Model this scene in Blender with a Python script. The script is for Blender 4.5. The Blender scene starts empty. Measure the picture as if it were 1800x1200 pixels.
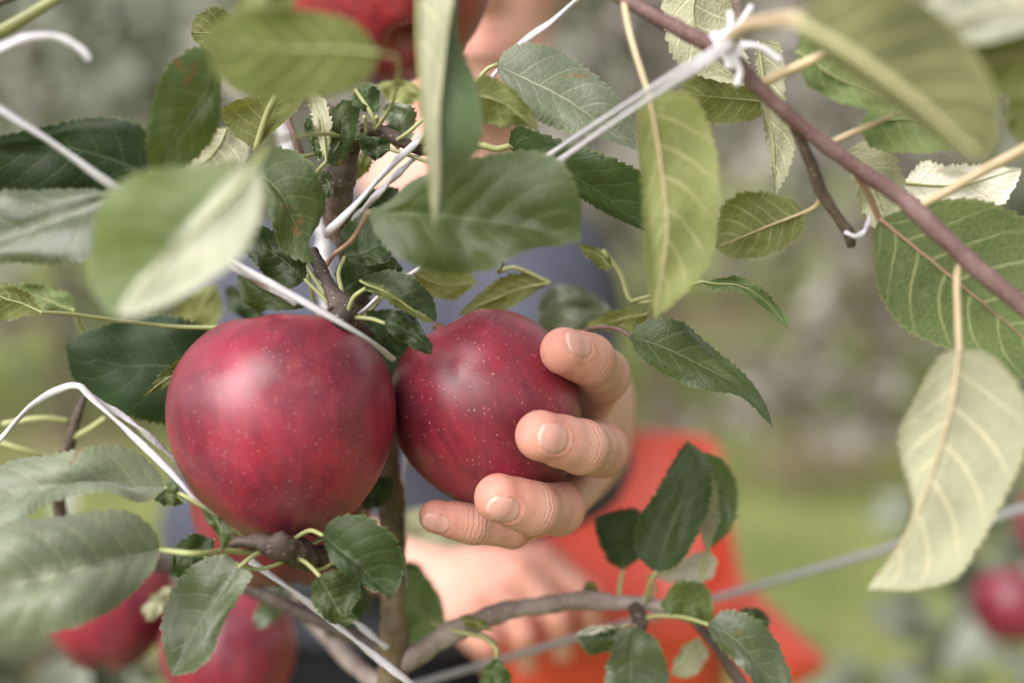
import bpy, math, random
import numpy as np
from mathutils import Vector
random.seed(7); np.random.seed(7)
S = bpy.context.scene
COL = S.collection

# ------------------------------------------------------------------ camera, sky, sun, exposure
PITCH = math.radians(10.0); CAMZ = 1.55; FPX = 2500.0
cd = bpy.data.cameras.new('camera'); cam = bpy.data.objects.new('camera', cd); COL.objects.link(cam)
cam.location = (0, 0, CAMZ); cam.rotation_euler = (math.pi/2-PITCH, 0, 0)
cd.lens = 50; cd.sensor_width = 36; cd.clip_start = 0.02; cd.clip_end = 400
cd.dof.use_dof = True; cd.dof.focus_distance = 0.502; cd.dof.aperture_fstop = 3.3
S.camera = cam
SUN_EL, SUN_AZ = math.radians(42), math.radians(-138)       # azimuth from +Y, clockwise
w = bpy.data.worlds.new('World'); S.world = w; w.use_nodes = True
nt = w.node_tree; bgn = nt.nodes['Background']
sky = nt.nodes.new('ShaderNodeTexSky'); sky.sky_type = 'NISHITA'; sky.sun_disc = False
sky.sun_elevation = SUN_EL; sky.sun_rotation = SUN_AZ; sky.air_density = 1.0; sky.dust_density = 3.0
hs = nt.nodes.new('ShaderNodeHueSaturation'); hs.inputs['Saturation'].default_value = 0.06   # overcast: nearly grey
tint = nt.nodes.new('ShaderNodeMix'); tint.data_type = 'RGBA'; tint.blend_type = 'MULTIPLY'
tint.inputs[0].default_value = 1.0; tint.inputs[7].default_value = (1.0, 0.975, 0.980, 1)
nt.links.new(sky.outputs[0], hs.inputs['Color']); nt.links.new(hs.outputs[0], tint.inputs[6])
nt.links.new(tint.outputs[2], bgn.inputs[0]); bgn.inputs[1].default_value = 0.122
sd = bpy.data.lights.new('sun', 'SUN'); sd.energy = 2.2; sd.angle = math.radians(60); sd.color = (1.0, 0.965, 0.94)
sun = bpy.data.objects.new('sun', sd); COL.objects.link(sun)
sdir = Vector((math.sin(SUN_AZ)*math.cos(SUN_EL), math.cos(SUN_AZ)*math.cos(SUN_EL), math.sin(SUN_EL)))
sun.rotation_euler = sdir.to_track_quat('Z', 'Y').to_euler()
S.view_settings.view_transform = 'Standard'; S.view_settings.look = 'None'
S.view_settings.exposure = 1.2; S.view_settings.gamma = 1.0; S.view_settings.use_curve_mapping = False
S.render.engine = 'CYCLES'
S.cycles.max_bounces = 8; S.cycles.diffuse_bounces = 4; S.cycles.transmission_bounces = 6
try:
    S.cycles.use_denoising = True; S.cycles.denoiser = 'OPENIMAGEDENOISE'
except Exception:
    S.cycles.use_denoising = False

CP, SP = math.cos(PITCH), math.sin(PITCH)
def W(x, y, d):                       # a point of the orchard seen at pixel (x, y) of the 1800x1200 photograph, d metres along the view axis
    X = (x-900)/FPX*d; Y = (600-y)/FPX*d
    return np.array((X, d*CP+Y*SP, CAMZ+Y*CP-d*SP))

# ------------------------------------------------------------------ object helpers
def tag(o, label=None, cat=None, group=None, kind=None):
    for k, v in (('label', label), ('category', cat), ('group', group), ('kind', kind)):
        if v: o[k] = v
    return o
def empty(name, loc, label=None, cat=None, group=None):
    o = bpy.data.objects.new(name, None); COL.objects.link(o); o.location = tuple(loc); o.empty_display_size = .02
    return tag(o, label, cat, group)
def mesh_obj(name, verts, faces, mat, parent=None, smooth=True, uv=None, attrs=None, off=None):
    verts = np.asarray(verts, float)
    if parent is not None and off is None:
        p = parent; off = np.zeros(3)
        while p is not None: off = off+np.array(p.location); p = p.parent
    if off is not None: verts = verts-off
    me = bpy.data.meshes.new(name)
    me.from_pydata(verts.tolist(), [], faces if isinstance(faces, list) else faces.tolist())
    if smooth: me.polygons.foreach_set('use_smooth', [True]*len(me.polygons))
    if uv is not None:
        L = me.uv_layers.new(name='UVMap'); idx = np.zeros(len(me.loops), np.int32)
        me.loops.foreach_get('vertex_index', idx); L.data.foreach_set('uv', np.asarray(uv, np.float32)[idx].ravel())
    for n, a in (attrs or {}).items():
        at = me.attributes.new(n, 'FLOAT', 'POINT'); at.data.foreach_set('value', np.asarray(a, np.float32))
    for m in (mat if isinstance(mat, (list, tuple)) else [mat]): me.materials.append(m)
    me.update()
    o = bpy.data.objects.new(name, me); COL.objects.link(o)
    if parent is not None: o.parent = parent
    return o
def rooted(name, verts, faces, mat, origin, **k):      # a one-mesh thing with its origin on itself
    o = mesh_obj(name, verts, faces, mat, off=np.asarray(origin, float), **k); o.location = tuple(origin); return o

def crom(P, n):
    P = np.asarray(P, float)
    if len(P) == 2: t = np.linspace(0, 1, n)[:, None]; return P[0]*(1-t)+P[1]*t
    Q = np.vstack([2*P[0]-P[1], P, 2*P[-1]-P[-2]]); out = []
    for i in range(1, len(Q)-2):
        t = np.linspace(0, 1, 24, endpoint=False)[:, None]
        a, b, c, d = Q[i-1], Q[i], Q[i+1], Q[i+2]
        out.append(.5*((2*b)+(-a+c)*t+(2*a-5*b+4*c-d)*t**2+(-a+3*b-3*c+d)*t**3))
    out = np.vstack(out+[P[-1:]])
    s = np.r_[0, np.cumsum(np.linalg.norm(np.diff(out, axis=0), axis=1))]; s /= s[-1]
    u = np.linspace(0, 1, n)
    return np.stack([np.interp(u, s, out[:, k]) for k in range(out.shape[1])], 1)
def nrm(v): return v/(np.linalg.norm(v, axis=-1, keepdims=True)+1e-12)

def tube(path, rad, n=12, flat=1.0, rough=0.0, seed=0, twist=0.0):
    """swept tube along a world path; rad per point; closed round ends"""
    path = np.asarray(path, float); N = len(path); rad = np.asarray(rad, float)
    T = nrm(np.gradient(path, axis=0)); up = np.array((0.13, -.95, .3)); rng = np.random.RandomState(seed)
    V = []; ph = rng.rand(6)*6.28
    for i in range(N):
        a = nrm(np.cross(T[i], up)); b = np.cross(a, T[i])
        th = np.linspace(0, 2*np.pi, n, endpoint=False); tw = twist*i/N
        r = rad[i]*(1+rough*(np.sin(3*th+ph[0]+i*.31)*.4+np.sin(2*th+ph[1]-i*.17)*.4+.5*np.sin(i*.45+ph[2])+.4*np.sin(i*1.1+th+ph[3])))
        if rough > .15: r = r*(1+.09*rng.normal(size=n)*min(1, rough*3)+.18*max(0, math.sin(i*.9))**6)
        c, s = np.cos(th+tw), np.sin(th+tw)*flat
        if twist:
            ct, st = math.cos(tw), math.sin(tw); x = np.cos(th); y = np.sin(th)*flat
            c, s = x*ct-y*st, x*st+y*ct
        V.append(path[i]+(r*c)[:, None]*a+(r*s)[:, None]*b)
    V = np.vstack(V); F = []
    for i in range(N-1):
        for j in range(n):
            k = (j+1) % n; F.append((i*n+j, i*n+k, (i+1)*n+k, (i+1)*n+j))
    e0, e1 = len(V), len(V)+1
    V = np.vstack([V, path[0]-T[0]*rad[0]*.5, path[-1]+T[-1]*rad[-1]*.5])
    for j in range(n):
        k = (j+1) % n; F.append((e0, k, j)); F.append((e1, (N-1)*n+j, (N-1)*n+k))
    return V, F
def join(parts):
    V = []; F = []; o = 0
    for v, f in parts:
        V.append(np.asarray(v)); F += [tuple(i+o for i in q) for q in f]; o += len(v)
    return np.vstack(V), F
def pxpath(pts, n):                  # (x, y, d, radius in photo pixels) -> world path and radii
    P = np.array([W(p[0], p[1], p[2]) for p in pts]); R = np.array([p[3]*p[2]/FPX for p in pts])
    Q = crom(np.hstack([P, R[:, None]]), n); return Q[:, :3], np.maximum(Q[:, 3], 1e-4)

# ------------------------------------------------------------------ materials
def mat(name):
    m = bpy.data.materials.new(name); m.use_nodes = True; n = m.node_tree; n.nodes.clear()
    out = n.nodes.new('ShaderNodeOutputMaterial'); return m, n, out
class G:
    def __init__(s, n): s.n = n
    def node(s, t, **k):
        x = s.n.nodes.new(t)
        for a, b in k.items(): setattr(x, a, b)
        return x
    def link(s, a, b): s.n.links.new(a, b)
    def put(s, sock, v):
        if isinstance(v, bpy.types.NodeSocket): s.link(v, sock)
        else: sock.default_value = v
    def math(s, op, a, b=None, c=None, clamp=False):
        x = s.node('ShaderNodeMath', operation=op, use_clamp=clamp); s.put(x.inputs[0], a)
        if b is not None: s.put(x.inputs[1], b)
        if c is not None: s.put(x.inputs[2], c)
        return x.outputs[0]
    def step(s, v, lo, hi, a=0.0, b=1.0):
        x = s.node('ShaderNodeMapRange', interpolation_type='SMOOTHSTEP'); s.put(x.inputs[0], v)
        for i, q in enumerate((lo, hi, a, b)): s.put(x.inputs[i+1], q)
        return x.outputs[0]
    def mix(s, f, a, b, mode='MIX'):
        x = s.node('ShaderNodeMix', data_type='RGBA', blend_type=mode); s.put(x.inputs[0], f)
        s.put(x.inputs[6], a if isinstance(a, bpy.types.NodeSocket) else (*a, 1)); s.put(x.inputs[7], b if isinstance(b, bpy.types.NodeSocket) else (*b, 1))
        return x.outputs[2]
    def noise(s, vec, scale, detail=3, rough=.55, dist=0.0):
        x = s.node('ShaderNodeTexNoise'); s.put(x.inputs['Scale'], scale); x.inputs['Detail'].default_value = detail
        x.inputs['Roughness'].default_value = rough; x.inputs['Distortion'].default_value = dist
        if vec is not None: s.link(vec, x.inputs['Vector'])
        return x.outputs['Fac']
    def vor(s, vec, scale, feature='F1', out='Distance', rnd=1.0):
        x = s.node('ShaderNodeTexVoronoi', feature=feature); s.put(x.inputs['Scale'], scale); x.inputs['Randomness'].default_value = rnd
        if vec is not None: s.link(vec, x.inputs['Vector'])
        return x.outputs[out]
    def bump(s, h, strength, dist, normal=None):
        x = s.node('ShaderNodeBump'); s.put(x.inputs['Strength'], strength); s.put(x.inputs['Distance'], dist); s.link(h, x.inputs['Height'])
        if normal is not None: s.link(normal, x.inputs['Normal'])
        return x.outputs[0]
    def mapping(s, vec, scale):
        x = s.node('ShaderNodeMapping'); s.link(vec, x.inputs[0]); x.inputs['Scale'].default_value = scale; return x.outputs[0]
def bsdf(g, color, rough, spec=.5, normal=None, **k):
    b = g.node('ShaderNodeBsdfPrincipled'); g.put(b.inputs['Base Color'], color if isinstance(color, bpy.types.NodeSocket) else (*color, 1))
    g.put(b.inputs['Roughness'], rough); g.put(b.inputs['Specular IOR Level'], spec)
    if normal is not None: g.link(normal, b.inputs['Normal'])
    for n, v in k.items(): g.put(b.inputs[n.replace('_', ' ')], v)
    return b

def leaf_material(name, top, under, trans, vein_top, vein_under, tf=.3, rough=.42, wear=0.0, nlat=7.0, spec=.5, sheen=.08):
    m, n, out = mat(name); g = G(n)
    uv = g.node('ShaderNodeUVMap').outputs[0]; obj = g.node('ShaderNodeTexCoord').outputs['Object']
    oi = g.node('ShaderNodeObjectInfo').outputs['Random']
    sx = g.node('ShaderNodeSeparateXYZ'); g.link(uv, sx.inputs[0]); u, vv = sx.outputs[0], sx.outputs[1]
    wob = g.math('MULTIPLY', g.math('SUBTRACT', g.noise(obj, 90, 2), .5), .22)
    sv = g.math('SUBTRACT', g.math('MULTIPLY', vv, 2.0), 1.0); av = g.math('ABSOLUTE', sv)
    ph = g.math('SUBTRACT', g.math('MULTIPLY', u, nlat), g.math('MULTIPLY', g.math('POWER', av, 1.15), 1.7))
    ph = g.math('ADD', g.math('ADD', ph, g.math('MULTIPLY', g.math('GREATER_THAN', sv, 0.0), .42)), wob)
    fr = g.math('FRACT', ph); dl = g.math('MINIMUM', fr, g.math('SUBTRACT', 1.0, fr))
    lat = g.math('MULTIPLY', g.step(dl, .025, .085, 1, 0), g.step(av, .97, .45, .25, .85))
    midw = g.math('MULTIPLY', g.math('SUBTRACT', 1.08, u), .042)
    mid = g.step(g.math('DIVIDE', av, midw), .5, 1.1, 1, 0)
    ter = g.step(g.vor(obj, 420, 'DISTANCE_TO_EDGE'), .02, .16, 1, 0)
    ter2 = g.step(g.vor(obj, 1100, 'DISTANCE_TO_EDGE'), .02, .2, 1, 0)
    vein = g.math('MAXIMUM', lat, mid)
    big = g.noise(obj, 38, 3); fine = g.noise(obj, 260, 3)
    tone = g.math('ADD', g.math('MULTIPLY', g.math('SUBTRACT', big, .5), 1.1), g.math('MULTIPLY', g.math('SUBTRACT', oi, .5), .5))
    t2 = g.math('ADD', 1.0, tone)
    def shade(c):
        x = g.node('ShaderNodeVectorMath', operation='SCALE'); cc = g.node('ShaderNodeRGB'); cc.outputs[0].default_value = (*c, 1)
        g.link(cc.outputs[0], x.inputs[0]); g.link(t2, x.inputs['Scale']); return x.outputs[0]
    ctop = g.mix(g.math('MULTIPLY', ter, .10), shade(top), vein_top)
    ctop = g.mix(g.math('MULTIPLY', g.math('MAXIMUM', g.math('MULTIPLY', lat, .38), mid), .75), ctop, vein_top)
    cund = g.mix(g.math('MULTIPLY', g.math('MAXIMUM', ter, g.math('MULTIPLY', ter2, .5)), .20), shade(under), vein_under)
    cund = g.mix(g.math('MULTIPLY', vein, .8), cund, vein_under)
    ctr = g.mix(g.math('MULTIPLY', vein, .55), shade(trans), tuple(min(1, q*1.5+.03) for q in trans))
    # brown specks, rust patches and a dry yellowish margin
    sp = g.step(g.noise(obj, 75, 4, .65), .735-.19*wear, .765-.17*wear)
    spk = g.step(g.vor(obj, 260), .05, .10, .5, 0)
    edge = g.math('MULTIPLY', g.step(av, .93, 1.0), .45)
    brown = (.15, .085, .028)
    ctop = g.mix(g.math('MULTIPLY', edge, .8), ctop, (.20, .20, .07)); cund = g.mix(edge, cund, (.32, .30, .14))
    ctop = g.mix(g.math('MAXIMUM', g.math('MULTIPLY', sp, .8), g.math('MULTIPLY', spk, .35)), ctop, brown)
    cund = g.mix(g.math('MULTIPLY', sp, .7), cund, brown); ctr = g.mix(g.math('MULTIPLY', sp, .8), ctr, (.12, .04, .01))
    h = g.math('ADD', g.math('ADD', g.math('MULTIPLY', ter, -.5), g.math('MULTIPLY', vein, -.8)), g.math('ADD', g.math('MULTIPLY', fine, .35), g.math('MULTIPLY', ter2, -.12)))
    bn = g.bump(h, .36, .0003)
    hu = g.math('MULTIPLY', h, -1.0); bu = g.bump(hu, .75, .00035)
    rt = g.math('ADD', rough, g.math('MULTIPLY', g.math('SUBTRACT', big, .5), .25))
    a = bsdf(g, ctop, rt, spec, bn); a.inputs['Sheen Weight'].default_value = sheen; a.inputs['Sheen Roughness'].default_value = .45
    b = bsdf(g, cund, .75, .25, bu)
    ta = g.node('ShaderNodeBsdfTranslucent'); g.link(ctr, ta.inputs[0])
    geo = g.node('ShaderNodeNewGeometry')
    mx = g.node('ShaderNodeMixShader'); g.link(geo.outputs['Backfacing'], mx.inputs[0]); g.link(a.outputs[0], mx.inputs[1]); g.link(b.outputs[0], mx.inputs[2])
    m2 = g.node('ShaderNodeMixShader'); m2.inputs[0].default_value = tf; g.link(mx.outputs[0], m2.inputs[1]); g.link(ta.outputs[0], m2.inputs[2])
    g.link(m2.outputs[0], out.inputs[0]); return m
VT, VU = (.16, .20, .09), (.50, .48, .26)
LM = dict(
    deep=leaf_material('leaf_deep_shade', (.013, .026, .008), (.08, .12, .04), (.03, .07, .008), (.05, .08, .03), (.2, .24, .1), .15, .5, spec=.18),  # near-black green: the shade behind the left apple painted into the leaf colour
    dusty_sheen=leaf_material('leaf_dusty_sheen', (.115, .138, .082), (.24, .28, .16), (.12, .17, .04), (.30, .32, .20), VU, .2, .50, .35, spec=.5, sheen=.25),  # dusty look, with the grey sky sheen painted in as a paler base
    silver=leaf_material('leaf_silver', (.05, .09, .03), (.31, .32, .25), (.30, .32, .17), VT, (.6, .58, .42), .3, .5),
    bronze=leaf_material('leaf_bronze', (.05, .08, .025), (.095, .105, .042), (.14, .15, .035), VT, (.40, .37, .18), .3, .5),
    dark=leaf_material('leaf_dark', (.024, .040, .011), (.10, .15, .055), (.06, .13, .015), (.10, .15, .06), (.30, .32, .15), .24, .50, .15, spec=.32),
    mid=leaf_material('leaf_mid', (.042, .067, .016), (.13, .18, .065), (.12, .21, .025), VT, (.34, .36, .17), .28, .45, .18),
    gloss=leaf_material('leaf_gloss', (.056, .074, .029), (.22, .27, .15), (.10, .17, .03), VT, VU, .22, .45, .35, spec=.75, sheen=.22),
    light=leaf_material('leaf_light', (.06, .098, .022), (.20, .23, .085), (.30, .34, .05), VT, VU, .42, .5),
    lime=leaf_material('leaf_lime', (.06, .10, .02), (.062, .082, .016), (.17, .20, .02), VT, (.36, .36, .14), .45, .5),
    olive=leaf_material('leaf_olive', (.05, .08, .025), (.11, .13, .045), (.22, .24, .035), VT, (.36, .35, .14), .40, .5, .25),
    pale=leaf_material('leaf_pale', (.06, .10, .04), (.34, .345, .235), (.32, .34, .15), VT, (.66, .60, .40), .34, .5),
    cream=leaf_material('leaf_cream', (.06, .10, .04), (.60, .57, .48), (.45, .45, .28), VT, (.8, .74, .6), .3, .5),
    worn=leaf_material('leaf_worn', (.036, .056, .016), (.12, .16, .06), (.12, .18, .02), VT, (.32, .34, .16), .25, .50, .6, spec=.32),
)
def simple(name, col, rough=.6, spec=.4, var=.25, scale=60, bump=.0, bscale=300, bdist=.0005, **k):
    m, n, out = mat(name); g = G(n); obj = g.node('ShaderNodeTexCoord').outputs['Object']
    f = g.noise(obj, scale, 4)
    c = g.mix(f, tuple(q*(1-var) for q in col), tuple(min(1, q*(1+var)) for q in col))
    nm = g.bump(g.noise(obj, bscale, 4), bump, bdist) if bump else None
    b = bsdf(g, c, rough, spec, nm, **k); g.link(b.outputs[0], out.inputs[0]); return m
def bark(name, col, col2, lent=(.34, .27, .19), scale=1.0):
    m, n, out = mat(name); g = G(n); obj = g.node('ShaderNodeTexCoord').outputs['Object']
    st = g.mapping(obj, (1, 1, .35)); f = g.noise(st, 240*scale, 5, .6); f2 = g.noise(obj, 60*scale, 4)
    c = g.mix(g.step(f2, .35, .68), col, col2); c = g.mix(g.math('MULTIPLY', g.step(f, .52, .72), .5), c, tuple(q*.45 for q in col))
    d = g.vor(g.mapping(obj, (1, 1, 2.2)), 330*scale); l = g.math('MULTIPLY', g.step(d, .14, .22, 1, 0), .85); c = g.mix(l, c, lent)
    h = g.math('ADD', f, g.math('MULTIPLY', l, .6)); nm = g.bump(h, .8, .0007)
    b = bsdf(g, c, .62, .35, nm); g.link(b.outputs[0], out.inputs[0]); return m
M_bark = bark('bark_brown', (.075, .052, .042), (.14, .10, .08))
M_bark_olive = bark('bark_olive', (.080, .056, .030), (.15, .105, .055), (.3, .24, .15))
M_twig = bark('twig_red_brown', (.115, .062, .058), (.17, .105, .098), (.3, .22, .18))
M_spur = bark('spur_dark', (.042, .029, .024), (.085, .060, .050))
M_grey_branch = bark('bark_grey', (.19, .145, .125), (.30, .245, .22), (.42, .36, .31))
M_pet = simple('petiole_green', (.27, .28, .12), .5, .4, .3, 90)
M_pet_tan = simple('petiole_tan', (.44, .34, .21), .5, .4, .3, 60)
M_mid = simple('leaf_midrib_pale', (.36, .34, .18), .6, .3, .2, 60)
M_pet_red = simple('petiole_reddish', (.33, .20, .14), .5, .4, .5, 60)
M_string = simple('string_white', (.44, .42, .44), .42, .5, .10, 200, .5, 700, .0006)
M_knot = simple('string_tuft', (.56, .54, .56), .5, .4, .05, 200)
M_wire = simple('wire_grey', (.25, .245, .25), .4, .5, .2, 30)

def apple_material(name, red, deep, ground, amount, dot=.85, haze=.06, rough=.27):
    """red flush over a greenish-yellow ground, streaked from stem to calyx; uv = (longitude, latitude)"""
    m, n, out = mat(name); g = G(n); uv = g.node('ShaderNodeUVMap').outputs[0]; obj = g.node('ShaderNodeTexCoord').outputs['Object']
    sx = g.node('ShaderNodeSeparateXYZ'); g.link(uv, sx.inputs[0]); lat = sx.outputs[1]
    at = g.node('ShaderNodeVectorMath', operation='NORMALIZE'); mp = g.mapping(obj, (1, 1, .16)); g.link(mp, at.inputs[0])
    strk = g.noise(mp, 520, 4, .6); strk2 = g.noise(mp, 170, 3, .6); blot = g.noise(obj, 42, 4, .55)
    f = g.math('ADD', g.math('ADD', g.math('MULTIPLY', strk, .30), g.math('MULTIPLY', strk2, .40)), g.math('MULTIPLY', blot, 1.05))
    c = g.mix(g.step(f, .62, 1.08), red, deep)
    gm = g.math('MULTIPLY', g.step(g.math('ADD', g.math('MULTIPLY', strk, .35), g.noise(obj, 26, 3)), .98-amount, 1.22-amount), .75)
    c = g.mix(gm, c, ground)
    en = g.step(lat, .90, .985); c = g.mix(g.math('MULTIPLY', en, .3), c, (.22, .11, .035))
    d1 = g.vor(obj, 600); rnd = g.node('ShaderNodeTexVoronoi'); rnd.inputs['Scale'].default_value = 600; g.link(obj, rnd.inputs['Vector'])
    sz = g.math('MULTIPLY', g.node('ShaderNodeSeparateColor').outputs[0], 1.0)
    sc = [x for x in n.nodes if x.bl_idname == 'ShaderNodeSeparateColor'][-1]; g.link(rnd.outputs['Color'], sc.inputs[0])
    thr = g.math('ADD', .075, g.math('MULTIPLY', sz, .085))
    d = g.math('MULTIPLY', g.step(g.math('DIVIDE', d1, thr), .75, 1.25, 1, 0), dot)
    d2 = g.math('MULTIPLY', g.step(g.vor(obj, 620), .06, .12, .45, 0), dot)
    d2 = g.math('MULTIPLY', d2, g.step(lat, .5, .85))
    dots = g.math('MAXIMUM', d, d2)
    bloom = g.math('MULTIPLY', g.step(g.noise(obj, 55, 4, .6), .35, .75), haze); c = g.mix(bloom, c, (.52, .25, .30))
    c = g.mix(dots, c, (.56, .31, .26))
    nm = g.bump(g.math('ADD', g.math('MULTIPLY', dots, .6), g.math('MULTIPLY', g.noise(obj, 130, 3), .5)), .25, .0006)
    ro = g.math('ADD', rough, g.math('MULTIPLY', g.noise(obj, 70, 3), .16))
    b = bsdf(g, c, ro, .5, nm); b.inputs['Subsurface Weight'].default_value = .08; b.inputs['Subsurface Radius'].default_value = (.004, .001, .001); b.inputs['Subsurface Scale'].default_value = .6
    b.inputs['Sheen Weight'].default_value = .02; b.inputs['Sheen Roughness'].default_value = .5; b.inputs['Sheen Tint'].default_value = (1, .8, .85, 1)
    g.link(b.outputs[0], out.inputs[0]); return m
RED, DEEP, GRD = (.22, .013, .030), (.10, .007, .018), (.36, .115, .045)
A_left = apple_material('apple_skin_left', (.245, .014, .034), (.110, .007, .020), (.32, .055, .030), .17, .5, .07)
A_held = apple_material('apple_skin_held', (.235, .014, .032), (.105, .007, .018), (.30, .07, .05), .06, .9, .06, .29)
A_top = apple_material('apple_skin_top', (.27, .022, .028), (.14, .009, .018), (.34, .10, .045), .20, .3, .06)
A_shade = apple_material('apple_skin_plain', RED, DEEP, GRD, .12, .3, .10)
M_stem = simple('apple_stem', (.20, .10, .05), .6, .3, .4, 200, .5)
M_calyx = simple('apple_calyx', (.055, .045, .022), .8, .2, .4, 300, .5)

def skin_material():
    m, n, out = mat('skin'); g = G(n); obj = g.node('ShaderNodeTexCoord').outputs['Object']
    fl = g.node('ShaderNodeAttribute', attribute_name='flush').outputs['Fac']
    jd = g.node('ShaderNodeAttribute', attribute_name='joint').outputs['Fac']     # millimetres from the nearest finger joint
    wf = g.noise(obj, 120, 4); fine = g.noise(obj, 1500, 3)
    c = g.mix(g.step(wf, .3, .7), (.57, .29, .222), (.64, .36, .285))
    c = g.mix(g.math('MULTIPLY', fl, .75), c, (.60, .21, .155))
    c = g.mix(g.math('MULTIPLY', g.step(g.noise(obj, 330, 4, .65), .48, .72), .32), c, (.57, .25, .185))
    c = g.mix(g.math('MULTIPLY', g.step(g.noise(obj, 900, 3), .5, .75), .22), c, (.68, .46, .37))
    fade = g.step(g.math('ABSOLUTE', jd), 1.5, 7.0, 1, 0)
    wr = g.math('SINE', g.math('ADD', g.math('MULTIPLY', jd, 3.6), g.math('MULTIPLY', g.noise(obj, 260, 3), 9.0)))
    wr = g.math('MULTIPLY', g.step(wr, .35, 1.0), fade)
    cell = g.vor(obj, 1500, 'DISTANCE_TO_EDGE')
    c = g.mix(g.math('MULTIPLY', wr, .38), c, (.42, .15, .10))
    h = g.math('ADD', g.math('ADD', g.math('MULTIPLY', wr, -1.2), g.math('MULTIPLY', fine, .55)), g.math('MULTIPLY', g.step(cell, 0, .14), .40))
    nm = g.bump(h, .7, .0004)
    b = bsdf(g, c, .40, .5, nm); b.inputs['Subsurface Weight'].default_value = .18
    b.inputs['Subsurface Radius'].default_value = (1, .32, .18); b.inputs['Subsurface Scale'].default_value = .0035
    g.link(b.outputs[0], out.inputs[0]); return m
M_skin = skin_material()
def nail_material():
    m, n, out = mat('fingernail'); g = G(n); uv = g.node('ShaderNodeUVMap').outputs[0]
    sx = g.node('ShaderNodeSeparateXYZ'); g.link(uv, sx.inputs[0]); u, v = sx.outputs[0], sx.outputs[1]
    obj = g.node('ShaderNodeTexCoord').outputs['Object']
    c = g.mix(g.step(u, .15, .38), (.55, .31, .26), (.53, .265, .22))
    tipu = g.math('SUBTRACT', u, g.math('MULTIPLY', g.math('ABSOLUTE', g.math('SUBTRACT', v, .5)), -.10))
    c = g.mix(g.math('MULTIPLY', g.step(tipu, .945, .975), .6), c, (.60, .42, .34))
    c = g.mix(g.math('MULTIPLY', g.noise(obj, 500, 3), .25), c, (.66, .42, .36))
    ridg = g.noise(g.mapping(uv, (1.5, 40, 1)), 1.0, 2); nm = g.bump(ridg, .25, .0003)
    b = bsdf(g, c, .36, .42, nm); b.inputs['Subsurface Weight'].default_value = .15; b.inputs['Subsurface Radius'].default_value = (1, .4, .25); b.inputs['Subsurface Scale'].default_value = .002
    g.link(b.outputs[0], out.inputs[0]); return m
M_nail = nail_material()
M_shirt = simple('shirt_blue_grey', (.050, .052, .070), .9, .2, .2, 25, .5, 400, .001)
M_trouser = simple('trousers_black', (.012, .013, .017), .9, .2, .3, 20)
M_hair = simple('hair_dark', (.035, .022, .016), .6, .3, .4, 200, .6, 300, .002)
M_red = simple('bucket_plastic', (.50, .052, .025), .42, .5, .14, 12, .2, 90, .0006)
M_rim = simple('bucket_rim', (.50, .065, .032), .4, .5, .1, 20)
M_eye = simple('eyeball', (.75, .72, .70), .2, .5, .02)
M_lip = simple('lips', (.55, .27, .22), .5, .4, .1)

# ------------------------------------------------------------------ ground, hillside, orchard rows behind
def ground_material():
    m, n, out = mat('orchard_grass'); g = G(n); obj = g.node('ShaderNodeTexCoord').outputs['Object']
    a = g.noise(obj, 1.7, 5, .6); b_ = g.noise(obj, 9, 5, .65); f = g.math('ADD', g.math('MULTIPLY', a, .6), g.math('MULTIPLY', b_, .5))
    c = g.mix(g.step(f, .38, .70), (.135, .165, .05), (.30, .33, .12)); c = g.mix(g.step(g.noise(obj, 3.3, 5, .6), .60, .72), c, (.30, .21, .11))
    nm = g.bump(g.noise(obj, 40, 5, .7), .8, .05)
    b = bsdf(g, c, .95, .1, nm); g.link(b.outputs[0], out.inputs[0]); return m
def soil_material():
    m, n, out = mat('orchard_soil'); g = G(n); obj = g.node('ShaderNodeTexCoord').outputs['Object']
    c = g.mix(g.noise(obj, 5, 5, .65), (.20, .15, .10), (.31, .25, .17)); c = g.mix(g.step(g.noise(obj, 1.6, 4), .40, .60), c, (.17, .19, .065))
    nm = g.bump(g.noise(obj, 30, 5, .7), .9, .04)
    b = bsdf(g, c, .95, .1, nm); g.link(b.outputs[0], out.inputs[0]); return m
def grid(x0, x1, y0, y1, nx, ny, fz):
    xs = np.linspace(x0, x1, nx); ys = np.linspace(y0, y1, ny); X, Y = np.meshgrid(xs, ys); Z = fz(X, Y)
    V = np.stack([X.ravel(), Y.ravel(), Z.ravel()], 1)
    F = [(j*nx+i, j*nx+i+1, (j+1)*nx+i+1, (j+1)*nx+i) for j in range(ny-1) for i in range(nx-1)]
    return V, F
V, F = grid(-150, 150, -40, 260, 160, 160, lambda X, Y: 0*X)
tag(rooted('ground', V, F, ground_material(), (0, 0, 0)), kind='structure')
M_soil = soil_material()
for yy, wd in ((6.1, .55), (9.6, .55)):
    V, F = grid(-14, 14, yy-wd, yy+wd, 120, 9, lambda X, Y: .004+.05*np.maximum(0, 1-((Y-yy)/wd)**2)*(1+.4*np.sin(X*3.1)*np.sin(X*1.3+2)))
    tag(rooted('soil_strip', V-np.array((0, yy, 0)), F, M_soil, (0, 0, 0)), kind='structure').location = (0, yy, 0)
def hill_material():
    m, n, out = mat('dry_hillside'); g = G(n); obj = g.node('ShaderNodeTexCoord').outputs['Object']
    sx = g.node('ShaderNodeSeparateXYZ'); g.link(obj, sx.inputs[0])
    f = g.noise(obj, .35, 5, .6); c = g.mix(g.step(f, .38, .64), (.26, .235, .22), (.40, .37, .35)); c = g.mix(g.step(g.noise(obj, 1.1, 4), .5, .7), c, (.16, .165, .105))
    b = bsdf(g, c, .95, .05); g.link(b.outputs[0], out.inputs[0]); return m
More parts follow.
